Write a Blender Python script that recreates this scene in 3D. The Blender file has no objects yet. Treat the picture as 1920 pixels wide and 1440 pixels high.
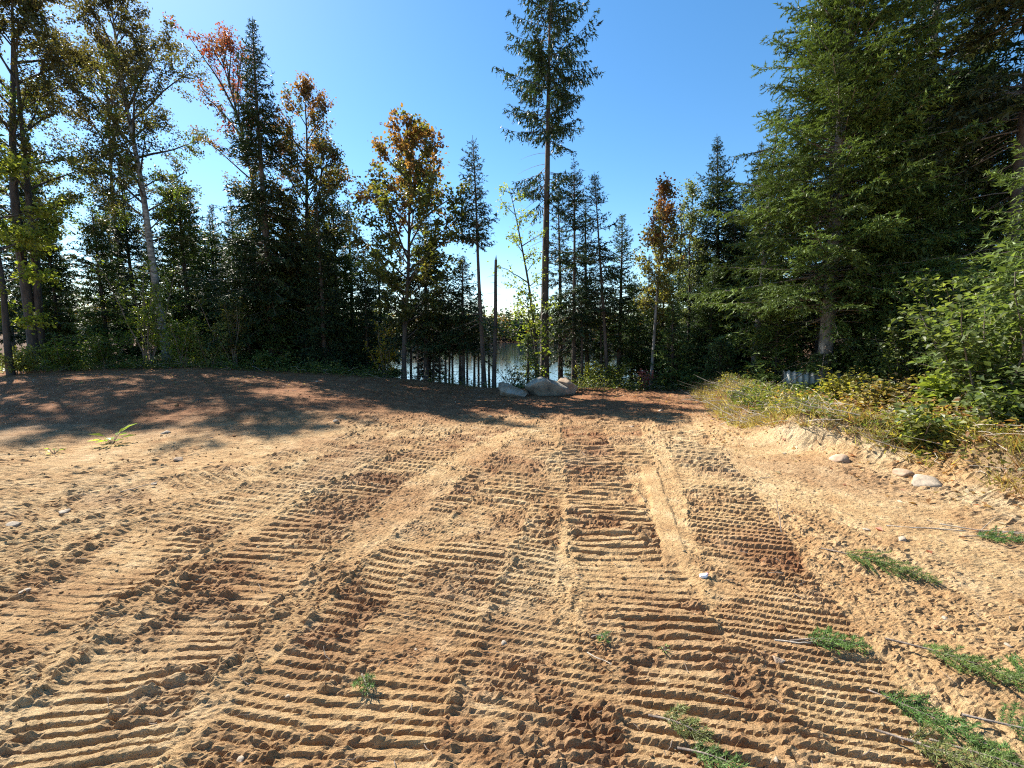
import bpy, math
import numpy as np

# ------------------------------------------------------------------ camera, world, sun, exposure
scene = bpy.context.scene
COL = scene.collection
PITCH = math.radians(7.0)
CAM_H = 1.6
FPX = 805.0                      # focal length in photograph pixels (1920 wide)

cam_data = bpy.data.cameras.new("camera")
cam_data.sensor_width = 36.0
cam_data.lens = FPX / 1920.0 * 36.0
cam_data.clip_start = 0.05
cam_data.clip_end = 3000.0
cam = bpy.data.objects.new("camera", cam_data)
cam.location = (0.0, 0.0, CAM_H)
cam.rotation_euler = (math.pi / 2 - PITCH, 0.0, 0.0)
COL.objects.link(cam)
scene.camera = cam

SUN_AZ = math.radians(47.0)      # to the left of the view direction (+Y)
SUN_EL = math.radians(44.0)

world = bpy.data.worlds.new("World")
scene.world = world
world.use_nodes = True
wn = world.node_tree
wn.nodes.clear()
w_out = wn.nodes.new("ShaderNodeOutputWorld")
w_bg = wn.nodes.new("ShaderNodeBackground")
w_sky = wn.nodes.new("ShaderNodeTexSky")
w_sky.sky_type = 'NISHITA'
w_sky.sun_disc = False
w_sky.sun_elevation = SUN_EL
w_sky.sun_rotation = -SUN_AZ
w_sky.altitude = 300.0
w_sky.air_density = 1.0
w_sky.dust_density = 0.25
w_sky.ozone_density = 2.2
w_bg.inputs["Strength"].default_value = 0.082
w_hsv = wn.nodes.new("ShaderNodeHueSaturation")
w_hsv.inputs["Saturation"].default_value = 1.25
w_hsv.inputs["Hue"].default_value = 0.495
wn.links.new(w_sky.outputs[0], w_hsv.inputs["Color"])
wn.links.new(w_hsv.outputs[0], w_bg.inputs[0])
wn.links.new(w_bg.outputs[0], w_out.inputs[0])

sun_data = bpy.data.lights.new("sun", 'SUN')
sun_data.energy = 5.0
sun_data.angle = math.radians(0.53)
sun_data.color = (1.0, 0.93, 0.82)
sun = bpy.data.objects.new("sun", sun_data)
sun.rotation_euler = (math.pi / 2 - SUN_EL, 0.0, math.pi + SUN_AZ)
sun.location = (-20, 20, 30)
COL.objects.link(sun)

scene.view_settings.view_transform = 'Standard'
scene.view_settings.look = 'None'
scene.view_settings.gamma = 1.0
scene.view_settings.exposure = 1.46
scene.view_settings.use_curve_mapping = False
scene.render.engine = 'CYCLES'
scene.cycles.max_bounces = 6
scene.cycles.diffuse_bounces = 3
scene.cycles.glossy_bounces = 2
scene.cycles.transmission_bounces = 4
scene.cycles.transparent_max_bounces = 4
scene.cycles.use_denoising = False
scene.cycles.filter_width = 1.15
scene.cycles.sample_clamp_indirect = 4.0

# ------------------------------------------------------------------ helpers: layout
SP, CP = math.sin(PITCH), math.cos(PITCH)


def at(px, py, Y):
    """world point seen at a photograph pixel, at forward distance Y"""
    u, v = (px - 960.0) / FPX, (720.0 - py) / FPX
    t = Y / (CP + v * SP)
    return np.array([t * u, Y, CAM_H + t * (-SP + v * CP)])


def on_ground(px, py, z=0.0):
    u, v = (px - 960.0) / FPX, (720.0 - py) / FPX
    dz = -SP + v * CP
    t = (z - CAM_H) / dz
    return np.array([t * u, t * (CP + v * SP), z])


# ------------------------------------------------------------------ helpers: noise
def vnoise(x, y, seed=0):
    xf, yf = np.floor(x), np.floor(y)
    xi, yi = xf.astype(np.int64), yf.astype(np.int64)
    fx, fy = x - xf, y - yf
    fx = fx * fx * (3 - 2 * fx)
    fy = fy * fy * (3 - 2 * fy)

    def h(a, b):
        n = (a * 374761393 + b * 668265263 + seed * 974634777) & 0xFFFFFFFF
        n = ((n ^ (n >> 13)) * 1274126177) & 0xFFFFFFFF
        n = n ^ (n >> 16)
        return n.astype(np.float64) / 4294967295.0
    a, b, c, d = h(xi, yi), h(xi + 1, yi), h(xi, yi + 1), h(xi + 1, yi + 1)
    return (a * (1 - fx) + b * fx) * (1 - fy) + (c * (1 - fx) + d * fx) * fy


def fbm(x, y, octv=4, seed=0, gain=0.5):
    s, amp, tot = 0.0, 1.0, 0.0
    for o in range(octv):
        s = s + amp * vnoise(x * (2.03 ** o) + 17.3 * o, y * (2.03 ** o) - 9.1 * o, seed + o)
        tot += amp
        amp *= gain
    return s / tot


def worley(x, y, seed=0):
    """distance to the nearest jittered point, and that point's own random number"""
    xf, yf = np.floor(x).astype(np.int64), np.floor(y).astype(np.int64)
    best = np.full(x.shape, 9.0)
    rid = np.zeros(x.shape)

    def h(a, b, k):
        n = (a * 374761393 + b * 668265263 + (seed * 7 + k) * 974634777) & 0xFFFFFFFF
        n = ((n ^ (n >> 13)) * 1274126177) & 0xFFFFFFFF
        n = n ^ (n >> 16)
        return n.astype(np.float64) / 4294967295.0
    for i in (-1, 0, 1):
        for j in (-1, 0, 1):
            a, b = xf + i, yf + j
            d = (a + h(a, b, 1) - x) ** 2 + (b + h(a, b, 2) - y) ** 2
            mk = d < best
            best = np.where(mk, d, best)
            rid = np.where(mk, h(a, b, 3), rid)
    return np.sqrt(best), rid


def clump(x, y, size, seed, cover=0.6):
    """rounded clods of about the given size lying on a surface: 0..1"""
    wx = x + size * 0.5 * (vnoise(x / size * 2.3, y / size * 2.3, seed + 5) - 0.5)
    wy = y + size * 0.5 * (vnoise(x / size * 2.3 + 40, y / size * 2.3, seed + 6) - 0.5)
    d, r = worley(wx / size, wy / size, seed)
    rad = 0.25 + 0.45 * r
    return np.sqrt(np.clip(1 - (d / rad) ** 2, 0, 1)) * (r > 1 - cover) * (0.4 + 0.6 * r)


def sstep(a, b, x):
    t = np.clip((x - a) / (b - a), 0, 1)
    return t * t * (3 - 2 * t)


def norm(v):
    return v / np.maximum(np.linalg.norm(v, axis=-1, keepdims=True), 1e-9)


# ------------------------------------------------------------------ helpers: meshes
class MB:
    """collects vertices, faces and vertex colours, then links them as ONE mesh object"""

    def __init__(self):
        self.v, self.c, self.f3, self.f4, self.n = [], [], [], [], 0

    def add(self, verts, tris=None, quads=None, col=None):
        verts = np.asarray(verts, dtype=np.float64).reshape(-1, 3)
        if tris is not None and len(tris):
            self.f3.append(np.asarray(tris).reshape(-1, 3) + self.n)
        if quads is not None and len(quads):
            self.f4.append(np.asarray(quads).reshape(-1, 4) + self.n)
        if col is None:
            col = np.ones(3) * 0.5
        col = np.broadcast_to(np.asarray(col, dtype=np.float64), (len(verts), 3))
        self.v.append(verts)
        self.c.append(col)
        self.n += len(verts)
        return self

    def mesh(self, name, material, smooth=False, colors=True):
        v = np.concatenate(self.v) if self.v else np.zeros((0, 3))
        f3 = np.concatenate(self.f3) if self.f3 else np.zeros((0, 3), int)
        f4 = np.concatenate(self.f4) if self.f4 else np.zeros((0, 4), int)
        me = bpy.data.meshes.new(name)
        me.vertices.add(len(v))
        me.vertices.foreach_set("co", v.astype(np.float32).ravel())
        loops = np.concatenate([f3.ravel(), f4.ravel()]).astype(np.int32)
        me.loops.add(len(loops))
        me.loops.foreach_set("vertex_index", loops)
        nf = len(f3) + len(f4)
        me.polygons.add(nf)
        starts = np.concatenate([np.arange(len(f3)) * 3, len(f3) * 3 + np.arange(len(f4)) * 4]).astype(np.int32)
        me.polygons.foreach_set("loop_start", starts)
        if smooth:
            me.polygons.foreach_set("use_smooth", np.ones(nf, dtype=bool))
        else:
            me.polygons.foreach_set("use_smooth", np.zeros(nf, dtype=bool))
        if colors and len(v):
            a = me.attributes.new("col", 'FLOAT_COLOR', 'POINT')
            c = np.ones((len(v), 4), dtype=np.float32)
            c[:, :3] = np.concatenate(self.c)
            a.data.foreach_set("color", c.ravel())
        me.update(calc_edges=True)
        me.materials.append(material)
        return me

    def build(self, name, material, parent=None, smooth=False, colors=True):
        o = bpy.data.objects.new(name, self.mesh(name, material, smooth, colors))
        COL.objects.link(o)
        if parent is not None:
            o.parent = parent
        return o


def tag(o, label=None, cat=None, group=None, kind=None):
    for k, val in (("label", label), ("category", cat), ("group", group), ("kind", kind)):
        if val:
            o[k] = val
    return o


def empty(name, loc, rz=0.0, scale=1.0):
    o = bpy.data.objects.new(name, None)
    COL.objects.link(o)
    o.location = loc
    o.rotation_euler = (0, 0, rz)
    o.scale = (scale,) * 3
    o.empty_display_size = 0.2
    return o


def copy_tree(src, loc, rz, scale, label, group=None):
    r = src.copy()
    COL.objects.link(r)
    r.location = loc
    r.rotation_euler = (0, 0, rz)
    r.scale = scale if hasattr(scale, "__len__") else (scale,) * 3
    r["label"] = label
    if group:
        r["group"] = group
    elif "group" in r:
        del r["group"]
    for ch in list(src.children):
        c = ch.copy()
        COL.objects.link(c)
        c.parent = r
        for g in list(ch.children):
            d = g.copy()
            COL.objects.link(d)
            d.parent = c
    return r


def tubes(mb, P, R, sides=5, col=None):
    """batch of tubes: P (B,N,3), R (B,N)"""
    P = np.asarray(P, float)
    R = np.asarray(R, float)
    if P.ndim == 2:
        P, R = P[None], R[None]
    B, N, _ = P.shape
    T = norm(np.gradient(P, axis=1))
    m = np.abs(T.mean(1)[:, 2]) > 0.75
    ref = np.where(m[:, None], np.array([1.0, 0, 0]), np.array([0, 0, 1.0]))[:, None, :]
    n1 = norm(np.cross(T, np.broadcast_to(ref, T.shape)))
    n2 = np.cross(T, n1)
    a = np.arange(sides) / sides * 2 * np.pi
    V = (P[:, :, None, :] + R[:, :, None, None] * (np.cos(a)[None, None, :, None] * n1[:, :, None, :]
                                                    + np.sin(a)[None, None, :, None] * n2[:, :, None, :]))
    idx = np.arange(B * N * sides).reshape(B, N, sides)
    q = np.stack([idx[:, :-1, :], np.roll(idx[:, :-1, :], -1, 2), np.roll(idx[:, 1:, :], -1, 2), idx[:, 1:, :]], -1)
    if col is not None and np.ndim(col) == 2:
        col = np.repeat(np.asarray(col), N * sides, axis=0)
    mb.add(V.reshape(-1, 3), quads=q.reshape(-1, 4), col=col)


def rand_unit(rng, n):
    return norm(rng.normal(size=(n, 3)))


def blades(mb, base, d, up, length, width, col):
    """thin triangles: needle sprays, grass"""
    n = len(base)
    w = norm(np.cross(d, up)) * (width[:, None] / 2)
    V = np.stack([base - w, base + w, base + d * length[:, None]], 1).reshape(-1, 3)
    mb.add(V, tris=np.arange(3 * n).reshape(n, 3), col=np.repeat(col, 3, axis=0))


def leaves(mb, base, d, nrm, length, width, col, fold=0.18):
    """kite-shaped leaves folded along the midrib: two triangles each"""
    n = len(base)
    side = norm(np.cross(d, nrm))
    nn = norm(np.cross(side, d))
    mid = base + d * (length * 0.45)[:, None]
    lift = nn * (width * fold)[:, None]
    V = np.stack([base, mid + side * (width / 2)[:, None] + lift, base + d * length[:, None] - nn * (length * 0.08)[:, None],
                  mid - side * (width / 2)[:, None] + lift], 1).reshape(-1, 3)
    i = np.arange(n) * 4
    t = np.concatenate([np.stack([i, i + 1, i + 2], 1), np.stack([i, i + 2, i + 3], 1)])
    mb.add(V, tris=t, col=np.repeat(col, 4, axis=0))


def within(counts):
    """index inside each repeated block"""
    tot = counts.sum()
    st = np.repeat(np.cumsum(counts) - counts, counts)
    return np.arange(tot) - st


# ------------------------------------------------------------------ materials
def new_mat(name):
    m = bpy.data.materials.new(name)
    m.use_nodes = True
    nt = m.node_tree
    nt.nodes.clear()
    out = nt.nodes.new("ShaderNodeOutputMaterial")
    return m, nt, out


def node(nt, t, **kw):
    n = nt.nodes.new(t)
    for k, v in kw.items():
        if k in n.inputs:
            n.inputs[k].default_value = v
        else:
            setattr(n, k, v)
    return n


def foliage_mat(name, transl=0.35, rough=0.45, spec=0.35, tr_gain=(1.5, 1.5, 0.7)):
    m, nt, out = new_mat(name)
    at_ = node(nt, "ShaderNodeAttribute", attribute_name="col")
    p = node(nt, "ShaderNodeBsdfPrincipled")
    p.inputs["Roughness"].default_value = rough
    p.inputs["Specular IOR Level"].default_value = spec
    tr = node(nt, "ShaderNodeBsdfTranslucent")
    mul = node(nt, "ShaderNodeMix", data_type='RGBA', blend_type='MULTIPLY')
    mul.inputs[0].default_value = 1.0
    mul.inputs[7].default_value = (*tr_gain, 1)
    mix = node(nt, "ShaderNodeMixShader")
    mix.inputs[0].default_value = transl
    L = nt.links.new
    L(at_.outputs["Color"], p.inputs["Base Color"])
    L(at_.outputs["Color"], mul.inputs[6])
    L(mul.outputs[2], tr.inputs["Color"])
    L(p.outputs[0], mix.inputs[1])
    L(tr.outputs[0], mix.inputs[2])
    L(mix.outputs[0], out.inputs[0])
    return m


def bark_mat(name, c1, c2, scale=9.0, stretch=0.25, bump=0.5):
    m, nt, out = new_mat(name)
    tc = node(nt, "ShaderNodeTexCoord")
    mp = node(nt, "ShaderNodeMapping")
    mp.inputs["Scale"].default_value = (1, 1, stretch)
    nz = node(nt, "ShaderNodeTexNoise", Scale=scale, Detail=6.0, Roughness=0.65)
    rp = node(nt, "ShaderNodeValToRGB")
    rp.color_ramp.elements[0].color = (*c1, 1)
    rp.color_ramp.elements[1].color = (*c2, 1)
    rp.color_ramp.elements[0].position = 0.35
    rp.color_ramp.elements[1].position = 0.68
    bp = node(nt, "ShaderNodeBump", Strength=bump, Distance=0.03)
    p = node(nt, "ShaderNodeBsdfPrincipled", Roughness=0.85)
    L = nt.links.new
    L(tc.outputs["Object"], mp.inputs[0])
    L(mp.outputs[0], nz.inputs["Vector"])
    L(nz.outputs[0], rp.inputs[0])
    L(nz.outputs[0], bp.inputs["Height"])
    L(rp.outputs[0], p.inputs["Base Color"])
    L(bp.outputs[0], p.inputs["Normal"])
    L(p.outputs[0], out.inputs[0])
    return m


def stone_mat(name, c1, c2, c3, scale=3.0, bump=0.6):
    m, nt, out = new_mat(name)
    tc = node(nt, "ShaderNodeTexCoord")
    nz = node(nt, "ShaderNodeTexNoise", Scale=scale, Detail=8.0, Roughness=0.62)
    n2 = node(nt, "ShaderNodeTexNoise", Scale=scale * 9, Detail=5.0, Roughness=0.7)
    rp = node(nt, "ShaderNodeValToRGB")
    e = rp.color_ramp.elements
    e[0].color, e[0].position = (*c1, 1), 0.32
    e[1].color, e[1].position = (*c3, 1), 0.7
    k = e.new(0.5)
    k.color = (*c2, 1)
    mx = node(nt, "ShaderNodeMix", data_type='RGBA', blend_type='OVERLAY')
    mx.inputs[0].default_value = 0.35
    bp = node(nt, "ShaderNodeBump", Strength=bump, Distance=0.02)
    p = node(nt, "ShaderNodeBsdfPrincipled", Roughness=0.88)
    L = nt.links.new
    for a in (nz, n2):
        L(tc.outputs["Object"], a.inputs["Vector"])
    L(nz.outputs[0], rp.inputs[0])
    L(rp.outputs[0], mx.inputs[6])
    L(n2.outputs[0], mx.inputs[7])
    L(n2.outputs[0], bp.inputs["Height"])
    L(mx.outputs[2], p.inputs["Base Color"])
    L(bp.outputs[0], p.inputs["Normal"])
    L(p.outputs[0], out.inputs[0])
    return m


def plain_mat(name, c, rough=0.6, metallic=0.0, spec=0.4, scale=12.0, var=0.35):
    m, nt, out = new_mat(name)
    tc = node(nt, "ShaderNodeTexCoord")
    nz = node(nt, "ShaderNodeTexNoise", Scale=scale, Detail=5.0)
    mx = node(nt, "ShaderNodeMix", data_type='RGBA')
    mx.inputs[6].default_value = (*[k * (1 - var) for k in c], 1)
    mx.inputs[7].default_value = (*[min(1, k * (1 + var)) for k in c], 1)
    p = node(nt, "ShaderNodeBsdfPrincipled", Roughness=rough, Metallic=metallic)
    p.inputs["Specular IOR Level"].default_value = spec
    L = nt.links.new
    L(tc.outputs["Object"], nz.inputs["Vector"])
    L(nz.outputs[0], mx.inputs[0])
    L(mx.outputs[2], p.inputs["Base Color"])
    L(p.outputs[0], out.inputs[0])
    return m


def soil_mat():
    """tan sand with red-brown fresh soil ('col'.r), pale dry sand ('col'.g) and leaf-litter forest floor ('col'.b)"""
    m, nt, out = new_mat("soil")
    L = nt.links.new
    tc = node(nt, "ShaderNodeTexCoord")
    a = node(nt, "ShaderNodeAttribute", attribute_name="col")
    sep = node(nt, "ShaderNodeSeparateColor")
    L(a.outputs["Color"], sep.inputs[0])

    def nz(scale, det=5.0, rough=0.6):
        n = node(nt, "ShaderNodeTexNoise", Scale=scale, Detail=det, Roughness=rough)
        L(tc.outputs["Object"], n.inputs["Vector"])
        return n

    def ramp(src, stops):
        r = node(nt, "ShaderNodeValToRGB")
        e = r.color_ramp.elements
        e[0].position, e[0].color = stops[0][0], (*stops[0][1], 1)
        e[1].position, e[1].color = stops[-1][0], (*stops[-1][1], 1)
        for q, c in stops[1:-1]:
            k = e.new(q)
            k.color = (*c, 1)
        L(src, r.inputs[0])
        return r

    def mix(f, c1, c2, mode='MIX'):
        x = node(nt, "ShaderNodeMix", data_type='RGBA', blend_type=mode)
        for sck, val in ((0, f), (6, c1), (7, c2)):
            if hasattr(val, "is_output") or hasattr(val, "links"):
                L(val, x.inputs[sck])
            elif isinstance(val, tuple):
                x.inputs[sck].default_value = (*val, 1)
            else:
                x.inputs[sck].default_value = val
        return x.outputs[2]

    big = nz(0.55, 6.0)
    med = nz(4.0, 7.0, 0.65)
    fine = nz(45.0, 6.0, 0.7)
    grit = nz(170.0, 4.0, 0.7)
    sand = ramp(med.outputs[0], [(0.30, (0.365, 0.222, 0.105)), (0.52, (0.51, 0.352, 0.178)), (0.72, (0.63, 0.475, 0.275))])
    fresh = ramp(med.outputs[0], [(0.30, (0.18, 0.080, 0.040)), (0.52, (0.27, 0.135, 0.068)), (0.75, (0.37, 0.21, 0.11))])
    pale = ramp(med.outputs[0], [(0.3, (0.46, 0.37, 0.22)), (0.7, (0.62, 0.53, 0.36))])
    litter = ramp(fine.outputs[0], [(0.3, (0.035, 0.022, 0.012)), (0.55, (0.11, 0.06, 0.03)), (0.75, (0.24, 0.14, 0.06))])
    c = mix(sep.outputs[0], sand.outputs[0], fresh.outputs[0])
    c = mix(sep.outputs[1], c, pale.outputs[0])
    c = mix(sep.outputs[2], c, litter.outputs[0])
    g2 = ramp(fine.outputs[0], [(0.25, (0.62, 0.60, 0.58)), (0.5, (1, 1, 1)), (0.78, (1.18, 1.2, 1.22))])
    c = mix(0.8, c, g2.outputs[0], 'MULTIPLY')
    g3 = ramp(grit.outputs[0], [(0.3, (0.7, 0.68, 0.66)), (0.5, (1, 1, 1)), (0.72, (1.25, 1.25, 1.25))])
    c = mix(0.7, c, g3.outputs[0], 'MULTIPLY')
    g1 = ramp(big.outputs[0], [(0.3, (0.92, 0.80, 0.72)), (0.6, (1.03, 1.03, 1.03))])
    c = mix(0.8, c, g1.outputs[0], 'MULTIPLY')
    p = node(nt, "ShaderNodeBsdfPrincipled", Roughness=0.95)
    p.inputs["Specular IOR Level"].default_value = 0.15
    vo = node(nt, "ShaderNodeTexVoronoi", Scale=62.0)
    L(tc.outputs["Object"], vo.inputs["Vector"])
    b0 = node(nt, "ShaderNodeBump", Strength=0.55, Distance=0.02)
    b0.invert = True
    L(vo.outputs["Distance"], b0.inputs["Height"])
    b1 = node(nt, "ShaderNodeBump", Strength=0.9, Distance=0.03)
    L(b0.outputs[0], b1.inputs["Normal"])
    b2 = node(nt, "ShaderNodeBump", Strength=0.8, Distance=0.010)
    L(fine.outputs[0], b1.inputs["Height"])
    L(grit.outputs[0], b2.inputs["Height"])
    L(b1.outputs[0], b2.inputs["Normal"])
    L(c, p.inputs["Base Color"])
    L(b2.outputs[0], p.inputs["Normal"])
    L(p.outputs[0], out.inputs[0])
    return m


def water_mat():
    m, nt, out = new_mat("lake_water")
    L = nt.links.new
    tc = node(nt, "ShaderNodeTexCoord")
    mp = node(nt, "ShaderNodeMapping")
    mp.inputs["Scale"].default_value = (0.5, 1.4, 1)
    nz = node(nt, "ShaderNodeTexNoise", Scale=1.6, Detail=4.0)
    bp = node(nt, "ShaderNodeBump", Strength=0.05, Distance=0.2)
    p = node(nt, "ShaderNodeBsdfPrincipled", Roughness=0.04)
    p.inputs["Base Color"].default_value = (0.012, 0.022, 0.03, 1)
    p.inputs["IOR"].default_value = 1.33
    p.inputs["Specular IOR Level"].default_value = 0.5
    L(tc.outputs["Object"], mp.inputs[0])
    L(mp.outputs[0], nz.inputs["Vector"])
    L(nz.outputs[0], bp.inputs["Height"])
    L(bp.outputs[0], p.inputs["Normal"])
    L(p.outputs[0], out.inputs[0])
    return m


M_SOIL = soil_mat()
M_WATER = water_mat()
M_NEEDLE = foliage_mat("needles", 0.20, 0.5, 0.22, (1.4, 1.4, 0.8))
M_LEAF = foliage_mat("leaf", 0.5, 0.42, 0.35, (1.7, 1.7, 0.7))
M_BARK = bark_mat("conifer_bark", (0.022, 0.017, 0.014), (0.115, 0.09, 0.072))
M_BARKB = bark_mat("broadleaf_bark", (0.020, 0.017, 0.014), (0.085, 0.07, 0.058))
M_BARKP = bark_mat("pale_bark", (0.06, 0.055, 0.048), (0.29, 0.275, 0.25), 7.0, 0.5)
M_BIRCH = bark_mat("birch_bark", (0.04, 0.036, 0.03), (0.42, 0.40, 0.36), 5.0, 2.2, 0.3)
M_TWIG = bark_mat("twig_bark", (0.08, 0.06, 0.045), (0.26, 0.21, 0.17), 20.0, 0.5)
M_DRY = bark_mat("dry_wood", (0.16, 0.13, 0.10), (0.48, 0.42, 0.34), 14.0, 0.5)
M_STONE = stone_mat("field_stone", (0.20, 0.16, 0.12), (0.33, 0.27, 0.20), (0.45, 0.39, 0.31))
M_BOULDER = stone_mat("boulder_stone", (0.13, 0.11, 0.085), (0.31, 0.275, 0.22), (0.46, 0.41, 0.32), 2.4, 1.0)
M_BOULDER2 = stone_mat("earthy_stone", (0.17, 0.10, 0.06), (0.34, 0.25, 0.17), (0.46, 0.41, 0.34), 2.2)

# ------------------------------------------------------------------ terrain
EDGE_X = np.array([-60, -16, -10, -5.4, -1, 2, 5, 9, 60])
EDGE_Z = np.array([0.30, 0.30, 0.42, 0.20, -0.23, -0.22, -0.20, 0.0, 0.6])
XR_Y = np.array([-40, -2, 1.5, 3.6, 5.0, 6.1, 8.0, 10.4, 12.5, 14.0, 60])
XR_X = np.array([6.5, 6.0, 5.2, 4.6, 4.4, 3.75, 4.0, 4.7, 5.3, 6.2, 30])
LAKE_Z = -5.0


def edge_y(x):
    return 13.4 + 0.5 * (vnoise(x * 0.35 + 3, x * 0 + 0.5, 5) - 0.5) * 2


def shore_y(x):
    return 33 + np.maximum(0, -x - 7) * 1.3 + np.maximum(0, x - 9) * 1.6


def base_height(x, y):
    x = np.asarray(x, float)
    y = np.asarray(y, float)
    ez = np.interp(x, EDGE_X, EDGE_Z)
    z = ez * sstep(4.5, 13.0, y)
    z = z + 0.05 * (fbm(x * 0.35, y * 0.35, 3, 11) - 0.5) * sstep(1.0, 4.0, np.abs(y))
    # right-hand bank
    dr = x - np.interp(y, XR_Y, XR_X) + 0.55 * (fbm(x * 0.8, y * 0.8, 3, 21) - 0.5)
    near = 1 - sstep(11.0, 15.0, y)
    plate = sstep(0.0, 1.0, dr) * 0.30 + sstep(1.0, 4.0, dr) * 0.25
    berm = 0.20 * np.exp(-((dr - 0.55) / 0.40) ** 2) * (0.35 + 1.3 * fbm(x * 1.6, y * 1.6, 3, 23))
    z = z + (plate + berm) * near
    # slope to the lake
    ey = edge_y(x)
    sh = shore_y(x)
    e0 = ey + 0.3 + np.maximum(0, np.abs(x - 0.5) - 7) * 0.6
    z = z - (5.4 + ez) * np.clip((y - e0) / np.maximum(sh - e0, 5), 0, 1.25) ** 1.15
    z = z + 0.25 * (fbm(x * 0.25, y * 0.25, 3, 31) - 0.5) * sstep(14, 18, y)
    # lip of scraped earth along the far edge
    z = z + 0.10 * np.exp(-((y - ey) / 0.45) ** 2) * (fbm(x * 0.9, y * 0.9, 3, 41)) * (x < 3.5)
    # far bank
    far = 245 + 14 * (vnoise(x * 0.012, x * 0 + 2.5, 51) - 0.5)
    z = np.where(y > far - 10, np.maximum(z, -6.5) + 0, z)
    z = np.maximum(z, -6.6)
    rise = sstep(far - 6, far + 14, y) * 3.0 + sstep(far + 10, far + 160, y) * 16
    z = z + np.where(y > far - 10, rise * (1 if True else 0), 0)
    return z


# crawler tracks, as centre lines on the ground (drawn from where they run in the clearing)
TRACKS = [
    # (pixel polyline, width m, depth m)
    ([(-900, 1130), (-420, 1080), (0, 985), (330, 910), (640, 835), (860, 780), (985, 750)], 0.80, 0.022),
    ([(-700, 1500), (-260, 1330), (60, 1150), (330, 1000), (600, 878), (800, 800), (960, 755)], 0.80, 0.026),
    ([(760, 1600), (880, 1180), (960, 1010), (1010, 890), (1045, 810), (1062, 762)], 0.78, 0.030),
    ([(-200, 1800), (60, 1480), (300, 1220), (500, 1050), (690, 905), (880, 812), (1010, 762)], 0.72, 0.036),
    ([(1180, 900), (1170, 830), (1160, 790), (1150, 755)], 0.72, 0.034),
    ([(250, 1800), (560, 1370), (720, 1140), (850, 985), (960, 872), (1040, 790), (1080, 755)], 0.74, 0.030),
    ([(560, 1800), (640, 1480), (740, 1260), (850, 1080), (940, 940), (1000, 850)], 0.60, 0.030),
    ([(1320, 1800), (1290, 1380), (1215, 1140), (1150, 990), (1115, 890), (1095, 810), (1085, 757)], 0.72, 0.042),
    ([(1860, 1740), (1560, 1330), (1430, 1090), (1350, 920), (1292, 820), (1235, 755)], 0.70, 0.036),
    ([(1010, 1740), (1015, 1360), (1040, 1190), (1075, 1060)], 0.72, 0.034),
]


def resample(pts, n):
    pts = np.asarray(pts, float)
    s = np.concatenate([[0], np.cumsum(np.linalg.norm(np.diff(pts, axis=0), axis=1))])
    q = np.linspace(0, s[-1], n)
    # smooth the corners
    P = np.stack([np.interp(q, s, pts[:, i]) for i in range(2)], 1)
    for _ in range(max(2, n // 10)):
        P[1:-1] = 0.25 * P[:-2] + 0.5 * P[1:-1] + 0.25 * P[2:]
    return P


TRACK_W = [(resample([on_ground(*p)[:2] for p in pl], 46), w, dep * 1.25) for pl, w, dep in TRACKS]


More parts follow.
